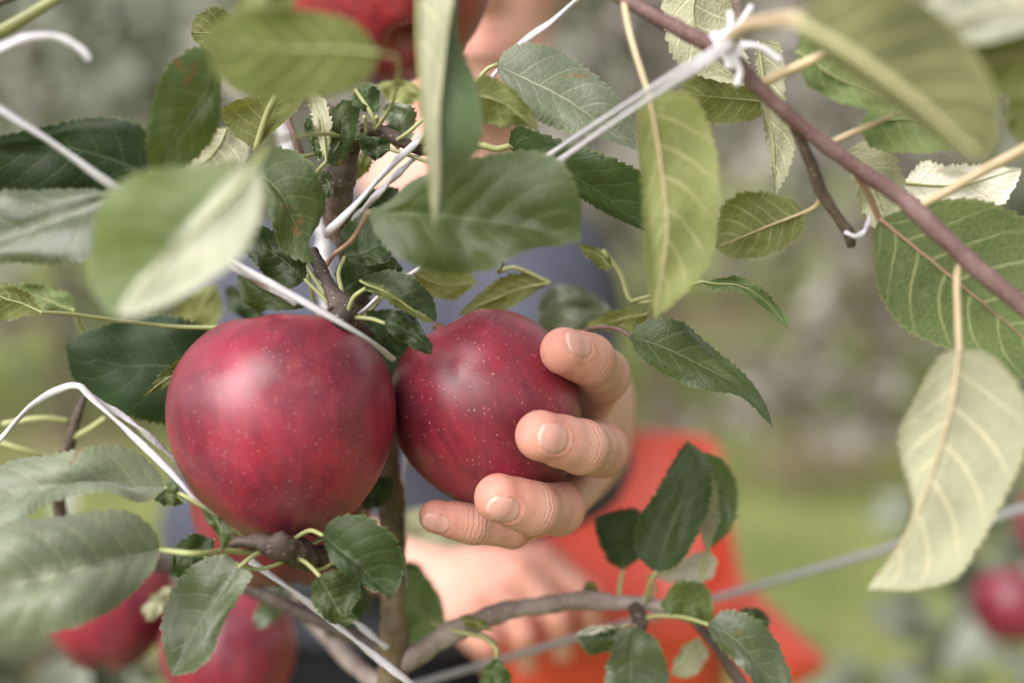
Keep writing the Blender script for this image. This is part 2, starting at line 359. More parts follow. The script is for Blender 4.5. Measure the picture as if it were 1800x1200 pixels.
def hz(X, Y):
    s = np.clip((Y-24)/60, 0, None); st = np.floor(s*14)/14; fr = s*14-np.floor(s*14)
    return -.02+ (st+np.clip((fr-.7)/.3, 0, 1)/14)*34+.25*np.sin(X*.35+Y*.1)*np.clip(s*8, 0, 1)
V, F = grid(-110, 110, 24, 90, 90, 260, hz)
tag(rooted('hillside', V, F, hill_material(), (0, 0, 0)), kind='structure')
# grass blades
rng = np.random.RandomState(3); NB = 16000
bx = rng.uniform(-2.8, 3.2, NB); by = 2.2+rng.rand(NB)**1.1*6; hh = rng.uniform(.03, .09, NB); an = rng.rand(NB)*6.28; lean = rng.uniform(0, .05, NB); la = rng.rand(NB)*6.28
B = np.stack([bx, by, np.zeros(NB)], 1); sd_ = np.stack([np.cos(an), np.sin(an), 0*an], 1)*.003
tp = B+np.stack([np.cos(la)*lean, np.sin(la)*lean, hh], 1)
V = np.stack([B-sd_, B+sd_, tp], 1).reshape(-1, 3)
M_blade = simple('grass_blade', (.21, .22, .075), .8, .2, .5, 2)
tag(rooted('grass', V, np.arange(NB*3).reshape(-1, 3), M_blade, (0, 0, 0), smooth=False), 'short yellowish green grass between the tree rows', 'grass', kind='stuff')

def far_foliage_material(name, a, b, t):
    m, n, out = mat(name); g = G(n); obj = g.node('ShaderNodeTexCoord').outputs['Object']
    c = g.mix(g.step(g.noise(obj, 2.6, 4, .6), .40, .62), a, b); p = bsdf(g, c, .5, .45)
    tr = g.node('ShaderNodeBsdfTranslucent'); tr.inputs[0].default_value = (*t, 1); mx = g.node('ShaderNodeMixShader'); mx.inputs[0].default_value = .3
    g.link(p.outputs[0], mx.inputs[1]); g.link(tr.outputs[0], mx.inputs[2]); g.link(mx.outputs[0], out.inputs[0]); return m
M_far = [far_foliage_material('row_foliage_grey', (.105, .125, .085), (.40, .42, .34), (.22, .25, .13)),
         far_foliage_material('row_foliage_brown', (.19, .175, .145), (.36, .34, .29), (.22, .21, .13))]
def leaf_cloud(n, H, z0, R, seed, size=(.045, .085)):
    rg = np.random.RandomState(seed); out = []
    cl = [(rg.normal(0, R*.45), rg.normal(0, R*.45), z0+(H-z0)*rg.rand()**.9, rg.uniform(.12, .32)) for _ in range(30)]
    V = np.zeros((n, 4, 3))
    for i in range(n):
        c = cl[rg.randint(len(cl))]; k = 1-.55*(c[2]-z0)/(H-z0)
        p = np.array((c[0]*k*1.25, c[1]*k, c[2]))+rg.normal(0, c[3]*.6, 3)
        a = nrm(rg.normal(size=3)); b = nrm(np.cross(a, rg.normal(size=3))); s = rg.uniform(*size)
        V[i] = [p-a*s, p-b*s*.5, p+a*s, p+b*s*.5]
    V[:, :, 2] = np.maximum(V[:, :, 2], .05)
    return V.reshape(-1, 3), np.arange(n*4).reshape(-1, 4)
clouds = []
for k in range(4):
    v, f = leaf_cloud(1250, 3.3, .45, .60, 20+k, (.05, .10)); clouds.append((v, f))
tr_v, tr_f = tube(crom([(0, 0, -.05), (.03, 0, .8), (-.02, .02, 1.7), (.02, 0, 3.1)], 16), np.linspace(.045, .012, 16), 8)
limb_sets = []
for k in range(4):
    rg = np.random.RandomState(60+k)
    limb_sets.append([tube(crom([(0, 0, z), (math.cos(a)*.25, math.sin(a)*.25, z+.08), (math.cos(a)*.6, math.sin(a)*.6, z+.02)], 8), np.linspace(.014, .004, 8), 6)
                      for z, a in zip(np.linspace(.6, 2.7, 8), rg.rand(8)*6.28)])
proto = []
def row_tree(x, y, k, label, group, mk):
    t = empty('orchard_tree', (x, y, 0), label, 'tree', group)
    key = (k, mk)
    if key not in [p[0] for p in proto]:
        f = mesh_obj('foliage', clouds[k][0], clouds[k][1], M_far[mk], off=np.zeros(3), smooth=False)
        tr = mesh_obj('trunk', tr_v, tr_f, M_bark, off=np.zeros(3))
        lv = [mesh_obj('limb', a, b, M_bark, off=np.zeros(3)) for a, b in limb_sets[k]]
        proto.append((key, [f, tr]+lv)); parts = [f, tr]+lv
    else:
        parts = []
        for q in [p[1] for p in proto if p[0] == key][0]:
            c = q.copy(); COL.objects.link(c); parts.append(c)
    for q in parts: q.parent = t
    t.rotation_euler = (0, 0, random.random()*6.28); return t
i = 0
for x in np.arange(-3.6, 3.7, .86):
    row_tree(x+random.uniform(-.1, .1), 6.1+random.uniform(-.08, .08), i % 4, 'out of focus orchard tree in the blurred row behind the man', 'orchard trees of the blurred nearer row', 1 if i in (5, 6) else 0); i += 1
for x in np.arange(-5.2, 5.3, .95):
    row_tree(x+random.uniform(-.1, .1), 9.6+random.uniform(-.08, .08), (i+1) % 4, 'faint out of focus orchard tree in the farther row', 'orchard trees of the farther row', i % 2); i += 1

# ------------------------------------------------------------------ leaves
def leaf(parent, m, l, r, mt='mid', d=.5, under=False, fold=(0, 0), curl=0.0, stalk=None, serr=7.0, bulge=.10, ref=None, sm=M_pet, quilt=.35, wav=1.5, label=None, rows=132, sr=3.7):
    """m: midrib base..tip as (x, y[, depth offset mm]); l, r: outline on either side; fold: depth offset (mm) of each edge"""
    seed = int(abs(m[0][0]*13+m[0][1]*7+m[-1][0]*3+m[-1][1])) % 99991; rg = np.random.RandomState(seed)
    P3 = lambda p: (p[0], p[1], d+(p[2] if len(p) > 2 else 0)*.001)
    N = rows; K = 7; u = np.linspace(0, 1, N)
    m3 = [P3(p) for p in m]; M_ = crom([(a, b, c*1000) for a, b, c in m3], N)
    def edge(e, off):
        E = crom([m3[0][:2]]+[(p[0], p[1]) for p in e]+[m3[-1][:2]], N)
        prof = np.sin(np.pi*u)**.7
        dd = M_[:, 2]+off*prof+wav*np.sin(u*2*np.pi*rg.uniform(1.3, 2.4)+rg.rand()*6.28)*prof*1.6
        return np.array([W(E[i, 0], E[i, 1], dd[i]/1000) for i in range(N)])
    MW = np.array([W(M_[i, 0], M_[i, 1], M_[i, 2]/1000) for i in range(N)])
    LW, RW = edge(l, fold[0]), edge(r, fold[1])
    rows_ = []; vs = np.r_[-np.linspace(1, 0, K+1)**.9, np.linspace(0, 1, K+1)[1:]**.9]
    nlat = 7.0
    for v in vs:
        a = abs(v); E = LW if v < 0 else RW; dv = E-MW; wl = np.linalg.norm(dv, axis=1, keepdims=True)
        p = MW+dv*a
        if a > .999 and serr:
            nt_ = max(10, np.linalg.norm(np.diff(MW, axis=0), axis=1).sum()/.0026)
            ph = u*nt_+.25*np.sin(u*40+v); saw = (ph-np.floor(ph)); p = p+nrm(dv)*((saw-.5)*serr*d/FPX*np.sin(np.pi*u)**.3*rg.uniform(.7, 1.25, N))[:, None]
        rows_.append((v, p, wl))
    Pg = np.stack([q[1] for q in rows_], 1)                          # N x (2K+1) x 3
    du = np.gradient(Pg, axis=0); dv = np.gradient(Pg, axis=1); nr = nrm(np.cross(dv, du))
    tc = np.array((0, 0, CAMZ))-Pg
    s = (nr*nrm(tc)).sum(-1); pick = s if ref is None else (s[:, K+1:] if ref == 'r' else s[:, :K])
    sign = np.sign(pick.mean()) or 1.0
    if under: sign = -sign                                           # + : normals already point to the upper face
    nu = nr*sign                                                     # upper-side normal
    av = np.abs(vs)[None, :]; sgn = (vs > 0)[None, :]*.42
    ph = u[:, None]*nlat-av**1.15*1.7+sgn; fr = ph-np.floor(ph); q = 1-np.abs(fr-.5)*2      # 1 half-way between veins
    amp = np.linalg.norm(RW-LW, axis=1)[:, None]
    prof = np.sin(np.pi*np.clip(u, .02, .98))[:, None]
    hgt = amp*prof*(bulge*4*av*(1-av)*.5)+quilt*.0011*(1-q)*-1*prof*(1-av*.6)*(amp/.03)
    hgt = hgt+.0007*prof*(np.sin(u[:, None]*9+rg.rand()*6+av*3)*np.sin(av*5+rg.rand()*6))
    Pg = Pg+nu*hgt[..., None]
    nc = len(vs); V = Pg.reshape(-1, 3); F = []
    for i in range(N-1):
        for j in range(nc-1):
            a, b, c, e = i*nc+j, i*nc+j+1, (i+1)*nc+j+1, (i+1)*nc+j
            F.append((a, b, c, e) if sign > 0 else (a, e, c, b))
    UV = np.stack([np.repeat(u, nc), np.tile(vs*.5+.5, N)], 1)
    o = mesh_obj('leaf', V, F, LM[mt], parent, uv=UV, off=np.zeros(3) if parent is None else None)
    # petiole and the midrib that stands proud of the underside
    rr = np.linspace(.00055, .00012, N-6)*(np.linalg.norm(MW[0]-MW[-1])/.06)**.4
    mid = Pg[:N-6, K]-nu[:N-6, K]*(rr*1.02)[:, None]
    path, rad = mid, rr
    if stalk:
        st = np.array([W(*q) for q in reversed(stalk)]+[mid[0]])
        sp = crom(st, 26)[:-1]; path = np.vstack([sp, mid]); rad = np.r_[np.linspace(sr*d/FPX*1.25, sr*d/FPX, 25), np.maximum(rr, sr*d/FPX*np.exp(-np.arange(N-6)/6.))]
    tv, tf = tube(path, rad, 8)
    po = mesh_obj('leaf_stalk', tv, tf, sm, o, off=np.array(parent.location))
    if label: o['label'] = label
    return o

tree_origin = W(690, 1200, .56); tree_origin[2] = 0
tree = empty('apple_tree', tree_origin, 'slim young apple tree with olive brown trunk carrying the two big red apples', 'tree')
def limb(parent, name, pts, m, n=12, steps=60, rough=.08, label=None, seed=1):
    p, r = pxpath(pts, steps); v, f = tube(p, r, n, 1, rough, seed); o = mesh_obj(name, v, f, m, parent)
    if label: o['label'] = label
    return o
rb = W(693, 1230, .565)
limb(tree, 'trunk', [(614, 225, .512, 21), (604, 290, .515, 25), (596, 360, .520, 24), (612, 440, .535, 20), (640, 560, .555, 19), (660, 660, .563, 18)], M_bark, 16, 110, .10)
limb(tree, 'trunk', [(652, 620, .560, 19), (668, 700, .565, 20), (686, 850, .56, 22), (690, 1000, .56, 22), (692, 1120, .56, 24), (690, 1230, .565, 27)], M_bark_olive, 16, 110, .10, 'olive brown middle stretch of the trunk')
lowp = np.array([rb, (rb[0]+.01, rb[1]+.02, .6), (rb[0]+.01, rb[1]+.02, -.03)])
v, f = tube(crom(lowp, 40), np.linspace(.006, .014, 40), 12, 1, .06); mesh_obj('trunk', v, f, M_bark_olive, tree)['label'] = 'lower part of the trunk, olive brown bark'
limb(tree, 'branch', [(612, 262, .512, 19), (630, 240, .508, 17), (655, 228, .506, 13), (690, 240, .505, 12), (735, 262, .505, 10), (790, 268, .508, 7)], M_spur)
limb(tree, 'branch', [(548, 440, .505, 8), (563, 470, .5, 11), (585, 515, .496, 13), (602, 545, .494, 24), (604, 562, .495, 20), (640, 590, .53, 14), (664, 640, .56, 12)], M_spur, 14, 80, .2, seed=4)
limb(tree, 'branch', [(396, 957, .483, 7), (430, 951, .480, 13), (470, 958, .480, 17), (505, 966, .482, 21), (550, 978, .50, 20), (620, 985, .535, 17), (685, 1000, .56, 15)], M_spur, 16, 90, .26, seed=5)
limb(tree, 'branch', [(690, 1165, .563, 20), (730, 1150, .562, 21), (800, 1108, .565, 19), (880, 1076, .57, 17), (960, 1062, .575, 16), (1020, 1055, .575, 17), (1080, 1058, .575, 14), (1150, 1062, .575, 12), (1215, 1085, .575, 9)], M_grey_branch, 14, 90, .12, 'grey barked side branch running to the right', 8)
limb(tree, 'branch', [(1115, 1066, .572, 11), (1125, 1085, .565, 14), (1128, 1105, .56, 9)], M_spur, seed=6)
limb(tree, 'branch', [(1215, 1085, .575, 8), (1255, 1130, .575, 9), (1290, 1180, .58, 11), (1330, 1240, .58, 12)], M_spur, seed=9)
limb(tree, 'branch', [(685, 1215, .575, 18), (620, 1165, .62, 15), (560, 1100, .66, 14), (510, 1050, .68, 12), (470, 1010, .7, 10)], M_grey_branch, seed=10)
limb(tree, 'branch', [(149, 695, .565, 6), (135, 735, .565, 9), (120, 790, .57, 11), (100, 850, .58, 12), (150, 960, .6, 12), (400, 1020, .62, 13), (690, 1150, .58, 14)], M_spur, 12, 70, seed=11)
limb(tree, 'branch', [(505, 205, .53, 5), (522, 255, .53, 7), (545, 310, .535, 8), (590, 420, .54, 10)], M_twig, seed=12)
limb(tree, 'branch', [(575, 190, .507, 8), (590, 205, .508, 12), (608, 235, .512, 15)], M_bark, seed=13)
limb(tree, 'branch', [(-60, 25, .44, 9), (-10, 8, .44, 9), (70, -30, .44, 9)], M_spur, seed=14)
LV = lambda *a, **k: leaf(tree, *a, **k)
SP1 = (604, 556, .494); SP2 = (500, 965, .49)
# foreground, strongly blurred
LV([(440, 292), (360, 370), (270, 470), (190, 560)], [(370, 290), (240, 305), (172, 370), (160, 490)], [(420, 380), (330, 480), (250, 535)], 'light', .375, fold=(3, -2), stalk=[(470, 260, .385), (520, 240, .43), (590, 235, .5)])
LV([(455, 285), (390, 365), (290, 460), (205, 556)], [(405, 305), (310, 415), (225, 515)], [(462, 345), (430, 440), (345, 508), (250, 552)], 'silver', .366, under=True, fold=(2, -2), stalk=[(480, 250, .38), (560, 235, .45), (600, 240, .505)], label='pale grey green leaf turned underside out, blurred in the foreground')
LV([(668, 95), (570, 88), (470, 85), (362, 75)], [(620, 38), (520, 18), (430, 15), (380, 40)], [(635, 150), (530, 176), (430, 168), (378, 130)], 'lime', .372, under=True, fold=(4, -4), stalk=[(700, 110, .40), (690, 180, .46), (660, 230, .505)], label='bright lime green leaf blurred in the foreground beside the top apple')
LV([(520, -60), (480, -10), (440, 20), (410, 30)], [(460, -50), (420, 0)], [(520, 0), (480, 35), (440, 40)], 'light', .39, under=True)
LV([(738, -60), (738, 80), (744, 220), (764, 400)], [(800, -60), (786, 60), (776, 200), (772, 320)], [(800, -40), (803, 60), (842, 165), (844, 250), (806, 305), (782, 350)], 'pale', .415, under=False, ref='r', fold=(-5, 4), bulge=.02, quilt=.1, serr=1, stalk=[(745, -120, .42), (780, -160, .46)])
LV([(745, -60), (742, 80), (746, 220), (764, 398)], [(740, -40), (740, 100), (748, 250)], [(806, -40), (806, 60), (844, 165), (846, 250), (808, 305), (782, 350)], 'gloss', .421, fold=(0, 4), bulge=.05, stalk=[(755, -120, .43), (785, -160, .46)])
LV([(648, 372), (760, 378), (890, 392), (1022, 424)], [(686, 352), (735, 312), (820, 282), (915, 262), (985, 282), (1018, 345)], [(662, 412), (708, 458), (780, 481), (852, 473), (920, 441), (985, 432)], 'mid', .447, quilt=1.0, wav=2.5, fold=(1, -6), stalk=[(620, 420, .47), (585, 450, .497), (572, 470, .5)], sm=M_pet_red, bulge=.16)
# left side
LV([(262, 305), (180, 275), (100, 258), (-70, 262)], [(255, 225), (175, 204), (85, 222), (0, 238)], [(200, 330), (100, 348), (0, 340)], 'deep', .47, fold=(-3, 5), label='dark green leaf behind the blurred string at the left edge')
LV([(215, 338), (110, 382), (20, 415), (-90, 440)], [(150, 332), (60, 334), (-30, 345)], [(205, 425), (130, 462), (30, 462), (-50, 460)], 'gloss', .45, fold=(4, -6), stalk=[(300, 320, .46), (420, 300, .48), (560, 270, .51)], bulge=.2)
LV([(385, 110), (352, 180), (305, 240), (268, 306)], [(348, 82), (298, 112), (265, 190), (255, 262)], [(388, 165), (382, 230), (332, 288)], 'worn', .455, fold=(-8, 6), stalk=[(412, 80, .462), (440, 40, .48)])
LV([(440, 72), (390, 60), (336, 58)], [(402, 22), (368, 15), (342, 32)], [(410, 95), (370, 92), (344, 76)], 'olive', .5, under=True, stalk=[(500, 110, .5), (570, 190, .507)])
LV([(449, 264), (462, 225), (498, 145)], [(415, 240), (393, 212), (392, 190), (450, 165)], [(478, 236), (520, 196), (529, 160)], 'olive', .5, under=True, fold=(-3, -4), stalk=[(470, 200, .496), (486, 168, .492), (505, 110, .495), (575, 190, .507)], sr=6, label='folded olive leaf seen from below with a yellow stalk')
LV([(400, 225), (380, 265), (330, 310)], [(370, 225), (330, 262)], [(440, 245), (420, 300), (370, 330)], 'pale', .535, under=True)
LV([(430, 283), (488, 335), (522, 400), (556, 462)], [(475, 257), (535, 275), (572, 342), (563, 392), (542, 420)], [(452, 315), (473, 380), (492, 435), (528, 458)], 'worn', .485, fold=(4, -3), bulge=.14, label='dark green leaf with a small rusty spot left of the trunk')
LV([(537, 492), (490, 452), (430, 414)], [(538, 462), (508, 425), (472, 400), (444, 402)], [(505, 510), (472, 498), (455, 470), (428, 440)], 'dark', .498, quilt=.9, wav=2.2, stalk=[(560, 515, .497), SP1], label='crinkled dark leaf just above the large left apple')
LV([(545, 538), (480, 522), (418, 486)], [(510, 512), (465, 486), (430, 476)], [(500, 545), (445, 543), (420, 515)], 'worn', .512, fold=(-4, -3), wav=2.5, stalk=[(580, 550, .505), SP1], label='curled leaf with brown dried edge above the left apple')
LV([(400, 655), (290, 642), (200, 640), (114, 606)], [(382, 590), (300, 552), (222, 560), (152, 582)], [(370, 742), (262, 742), (182, 716), (130, 668)], 'deep', .535, fold=(3, 3), stalk=[(480, 640, .55), (600, 600, .545), (640, 580, .53)], label='large dark leaf in the shade behind the left apple')
LV([(370, 625), (310, 655), (250, 697)], [(330, 622), (280, 660)], [(345, 655), (292, 680)], 'lime', .508, under=True, stalk=[(430, 605, .525), (560, 575, .51)])
LV([(74, 549), (20, 526), (-60, 505)], [(52, 518), (10, 497), (-30, 490)], [(52, 556), (0, 563), (-40, 548)], 'olive', .495, under=True, stalk=[(115, 551, .5), (185, 560, .51), (330, 575, .53), (600, 570, .52)], label='veined olive leaf at the left edge on a long stalk')
LV([(130, 546), (85, 528), (18, 504)], [(127, 520), (80, 502), (40, 498)], [(100, 550), (58, 546)], 'mid', .55, under=True, stalk=[(150, 590, .56), (190, 650, .565)])
LV([(292, 857, 14), (205, 858, 6), (100, 860, 0), (-80, 885, -4)], [(270, 818), (228, 786), (182, 782), (85, 800), (0, 818)], [(252, 882), (205, 867), (165, 862), (90, 886), (0, 930)], 'dusty_sheen', .463, fold=(7, -12), bulge=.3, wav=3, stalk=[(340, 880, .47), (430, 945, .485), SP2], quilt=1.1)
LV([(283, 966, 26), (200, 984, 15), (100, 1008, 2), (-90, 1050, -8)], [(272, 932), (232, 900), (192, 895), (90, 909), (0, 924)], [(264, 1010), (200, 1070), (105, 1108), (0, 1119)], 'dusty_sheen', .437, fold=(7, -9), bulge=.34, wav=2, stalk=[(340, 972, .458), (400, 968, .474), (445, 970, .484), SP2], quilt=1.2, sr=5)
LV([(420, 996), (382, 1050), (340, 1112), (302, 1188)], [(396, 974), (352, 984), (314, 1020), (286, 1072), (284, 1125)], [(443, 1010), (420, 1052), (390, 1102), (371, 1150), (340, 1180)], 'gloss', .472, fold=(4, -3), bulge=.14, stalk=[(440, 980, .474), (460, 970, .48), (482, 972, .486)])
LV([(378, 948), (330, 978), (302, 1012)], [(340, 938), (305, 965)], [(366, 988), (325, 1012)], 'dark', .52)
LV([(345, 884), (382, 916), (391, 970)], [(372, 903), (402, 925), (406, 948)], [(360, 908), (379, 938)], 'mid', .46, fold=(0, 4))
LV([(326, 882), (300, 868), (271, 877)], [(308, 846), (290, 860)], [(310, 889), (288, 887)], 'mid', .472)
LV([(567, 940), (618, 984), (658, 1020), (685, 1053)], [(585, 912), (632, 904), (682, 930), (709, 976), (704, 1022)], [(580, 980), (610, 1012), (650, 1036), (676, 1042)], 'dark', .474, fold=(-3, -3), bulge=.14, quilt=.6, stalk=[(545, 932, .48), (520, 945, .487), SP2], label='oval dark leaf with pale veins right below the left apple')
LV([(562, 1012), (582, 1050), (604, 1082), (632, 1086)], [(578, 1003), (612, 1005), (632, 1038), (618, 1072)], [(547, 1028), (552, 1062), (572, 1090), (605, 1099)], 'worn', .474, wav=2, stalk=[(540, 990, .48), (515, 975, .487), SP2], quilt=.7)
for q in ([(483, 940, .482), (487, 950, .485), (492, 962, .49)], [(400, 930, .478), (412, 945, .482), (430, 952, .486)], [(415, 990, .482), (450, 1000, .486), (490, 990, .488), (505, 980, .49)], [(590, 985, .50), (560, 1000, .497), (530, 985, .495)], [(640, 900, .52), (560, 950, .5), (520, 965, .495)]):
    p, r = pxpath([(*a, 3.6) for a in q], 16); v, f = tube(p, r, 8); mesh_obj('stalk', v, f, M_pet, tree)
# around the spur in the middle
LV([(642, 507), (690, 522), (730, 545), (766, 566)], [(655, 482), (700, 476), (750, 508), (769, 545)], [(676, 512), (722, 535)], 'dark', .486, fold=(4, 0), stalk=[(622, 522, .487), (612, 545, .49), SP1], quilt=.5, label='dark leaf with folded pale rim above the right apple')
LV([(634, 492), (690, 520), (730, 545), (766, 567)], [(660, 498), (700, 520)], [(650, 510), (690, 535), (735, 562)], 'olive', .484, under=True, fold=(0, 3), bulge=.03)
LV([(676, 568), (710, 577), (742, 598), (759, 623)], [(690, 546), (725, 555), (750, 590), (760, 606)], [(688, 588), (715, 606), (745, 620)], 'dark', .487, fold=(3, -3), stalk=[(650, 560, .49), SP1], quilt=.6, label='small twisted leaf whose tip touches the right apple')
LV([(645, 545), (680, 592), (722, 630)], [(700, 548), (730, 600)], [(635, 590), (680, 625)], 'dark', .535)
LV([(606, 452), (640, 442), (694, 420)], [(600, 410), (630, 378), (675, 368)], [(628, 463), (680, 460)], 'dark', .5, fold=(3, -4), stalk=[(595, 480, .498), (600, 510, .496), SP1], quilt=.6)
LV([(598, 512), (640, 488), (708, 470)], [(590, 475), (620, 452), (682, 450)], [(632, 522), (692, 502)], 'dark', .522)
LV([(620, 380), (655, 352), (700, 330)], [(628, 350), (665, 330)], [(650, 380), (700, 360)], 'dark', .53)
LV([(724, 478), (780, 502), (839, 496)], [(770, 470), (820, 478)], [(750, 516), (800, 526)], 'olive', .54, under=True, stalk=[(690, 500, .54), (640, 560, .54)], label='olive leaf glowing against the light, with a brown patch')
LV([(967, 497), (900, 512), (805, 554)], [(940, 483), (888, 484), (838, 520)], [(942, 513), (900, 540), (852, 550)], 'olive', .545, under=True, stalk=[(905, 470, .545), (875, 478, .545), (872, 450, .53), (700, 400, .53)])
LV([(625, 158), (648, 190), (664, 198)], [(650, 146), (668, 165)], [(618, 180), (640, 195)], 'dark', .5, fold=(2, -2), stalk=[(655, 205, .5), (662, 232, .505)])
LV([(572, 286), (598, 245), (604, 175)], [(600, 292), (628, 240), (630, 185)], [(575, 255), (580, 200)], 'worn', .498, fold=(2, 0), stalk=[(560, 300, .5), (553, 316, .504)], label='blue green leaf with brown dried top beside the trunk')
LV([(572, 285), (568, 225), (542, 150)], [(580, 255), (578, 190)], [(560, 250), (545, 190)], 'pale', .494, under=True, bulge=.02)
LV([(562, 282), (546, 245), (548, 205)], [(535, 230), (540, 210)], [(568, 260), (562, 215)], 'mid', .503)
LV([(655, 241), (663, 260), (659, 284)], [(630, 236), (634, 262)], [(684, 245), (682, 268)], 'dark', .494, fold=(-2, -2), serr=1.5, label='tiny heart shaped leaf on the upper spur')
LV([(700, 260), (705, 215), (690, 180)], [(725, 240), (728, 190)], [(680, 225), (675, 190)], 'gloss', .52, stalk=[(690, 250, .51), (680, 245, .506)])
LV([(578, 350), (580, 325), (560, 303)], [(586, 335), (582, 305)], [(566, 340), (562, 318)], 'gloss', .508)
LV([(640, 265), (635, 290), (622, 318)], [(655, 285), (640, 308)], [(622, 285), (618, 302)], 'light', .525, under=True)
LV([(750, 170), (705, 155), (660, 150)], [(725, 145), (690, 140)], [(720, 185), (685, 175)], 'light', .55, under=True)
for q in ([(755, 200, .5), (715, 235, .5), (690, 250, .505)], [(640, 205, .495), (645, 225, .5), (640, 240, .506)], [(662, 205, .497), (664, 222, .502), (668, 235, .506)], [(760, 288, .503), (715, 272, .502), (660, 255, .506)], [(535, 460, .5), (560, 500, .498), (598, 548, .496)], [(610, 560, .52), (560, 545, .52), (540, 480, .52)]):
    p, r = pxpath([(*a, 3.6) for a in q], 16); v, f = tube(p, r, 8); mesh_obj('stalk', v, f, M_pet, tree)
LV([(822, 163), (885, 182), (946, 230)], [(850, 132), (902, 158), (938, 202)], [(840, 208), (880, 222), (920, 222)], 'olive', .465, under=True, fold=(0, 4), stalk=[(790, 170, .47), (740, 250, .5)])
LV([(873, 114), (950, 152), (1025, 195), (1119, 264)], [(890, 88), (930, 76), (992, 93), (1062, 145), (1112, 208)], [(882, 142), (932, 202), (1000, 234), (1062, 246), (1102, 258)], 'dusty_sheen', .5, fold=(5, -5), bulge=.14, stalk=[(850, 128, .5), (800, 200, .505), (735, 262, .505)], quilt=.45, label='broad pale sheened leaf upper centre in front of the face')
LV([(893, 258), (975, 290), (1060, 345), (1136, 406)], [(906, 222), (960, 237), (1050, 267), (1132, 308), (1142, 365)], [(930, 292), (1000, 337), (1062, 374), (1112, 397)], 'dark', .5, fold=(-5, 5), under=False, stalk=[(870, 262, .5), (838, 256, .5), (740, 264, .505)], sr=6, label='deep green leaf below the pale sheened leaf')
LV([(1085, 560), (1010, 542), (944, 548)], [(1050, 520), (1000, 502), (958, 512)], [(1050, 582), (1000, 588), (955, 582)], 'gloss', .60)
LV([(1142, 550), (1090, 562), (1028, 574)], [(1122, 542), (1070, 548)], [(1122, 580), (1070, 580)], 'olive', .545, under=True, stalk=[(1150, 530, .53), (1110, 530, .53), (1090, 480, .53), (1060, 440, .53)])
LV([(1107, 590), (1180, 616), (1262, 656), (1330, 705), (1359, 752)], [(1132, 565), (1192, 562), (1252, 610), (1312, 660), (1347, 712)], [(1120, 622), (1170, 660), (1240, 686), (1300, 696), (1344, 736)], 'mid', .5, fold=(4, -4), bulge=.15, stalk=[(1085, 578, .505), (1045, 576, .53), (1002, 592, .575)], sm=M_twig, label='long leaf drooping to the right beside the fingers')
LV([(1233, 496), (1300, 504), (1350, 534), (1385, 578)], [(1300, 486), (1352, 520), (1382, 556)], [(1255, 508), (1312, 517), (1350, 545)], 'dark', .5, under=True, fold=(0, -3), stalk=[(1180, 510, .5), (1110, 530, .53)])
LV([(1075, 470), (1055, 450), (1015, 430)], [(1070, 450), (1040, 432)], [(1060, 475), (1030, 450)], 'olive', .53, under=True)
# lower right shoots
LV([(1152, 1006), (1178, 930), (1205, 850), (1209, 774)], [(1120, 975), (1118, 920), (1150, 868), (1188, 800)], [(1192, 992), (1232, 930), (1252, 862), (1245, 805)], 'dark', .56, fold=(3, -3), bulge=.12, stalk=[(1140, 1030, .565), (1135, 1060, .572)], label='upright dark leaf in front of the red bucket')
LV([(1243, 968), (1266, 890), (1241, 794)], [(1236, 945), (1258, 890), (1244, 840)], [(1284, 930), (1298, 868), (1276, 812)], 'mid', .575, stalk=[(1235, 1000, .575), (1230, 1060, .575)])
LV([(1245, 968), (1262, 890), (1246, 820)], [(1232, 940), (1235, 890)], [(1262, 920), (1268, 870)], 'pale', .573, under=True)
LV([(1095, 1002), (1085, 950), (1046, 912)], [(1068, 985), (1050, 945)], [(1130, 972), (1142, 910), (1098, 892)], 'dark', .58, fold=(-3, 3), stalk=[(1090, 1025, .58), (1088, 1058, .576)])
LV([(1140, 1012), (1200, 996), (1262, 984)], [(1190, 1024), (1248, 1018)], [(1180, 990), (1238, 968)], 'cream', .59, under=True, stalk=[(1150, 1030, .585), (1140, 1060, .577)], label='cream coloured leaf underside in front of the bucket')
LV([(1160, 1062), (1210, 1056), (1256, 1092)], [(1192, 1021), (1246, 1034)], [(1182, 1083), (1232, 1097)], 'light', .555)
LV([(1243, 1096), (1302, 1132), (1388, 1235)], [(1280, 1071), (1342, 1096), (1388, 1175)], [(1258, 1128), (1310, 1182), (1345, 1232)], 'gloss', .535, fold=(3, -3), stalk=[(1200, 1084, .55), (1150, 1082, .56), (1128, 1090, .565)])
LV([(1118, 1098), (1110, 1150), (1104, 1245)], [(1080, 1125), (1064, 1200)], [(1158, 1130), (1174, 1205)], 'gloss', .552, fold=(-4, 4))
LV([(1110, 1104), (1060, 1114), (1012, 1112)], [(1060, 1106), (1030, 1106)], [(1085, 1136), (1040, 1149), (1018, 1130)], 'mid', .558)
LV([(1105, 1098), (1055, 1105), (1010, 1118)], [(1060, 1098), (1030, 1102)], [(1070, 1108), (1035, 1115)], 'cream', .555, under=True)
LV([(1350, 1110), (1330, 1085), (1300, 1072)], [(1352, 1085), (1325, 1066)], [(1330, 1112), (1305, 1090)], 'dark', .575)
LV([(872, 1155), (870, 1185), (868, 1235)], [(850, 1175), (843, 1215)], [(892, 1175), (902, 1218)], 'mid', .552, stalk=[(872, 1140, .552), (850, 1120, .556), (800, 1108, .56), (760, 1095, .57)], label='small hanging leaf at the bottom edge left of the bucket')
LV([(865, 1108), (840, 1095), (808, 1082)], [(850, 1090), (825, 1082)], [(845, 1106), (820, 1100)], 'olive', .55, under=True, wav=2)
LV([(1230, 1120), (1215, 1150), (1180, 1185)], [(1245, 1150), (1215, 1190)], [(1205, 1130), (1185, 1160)], 'pale', .59, under=True)
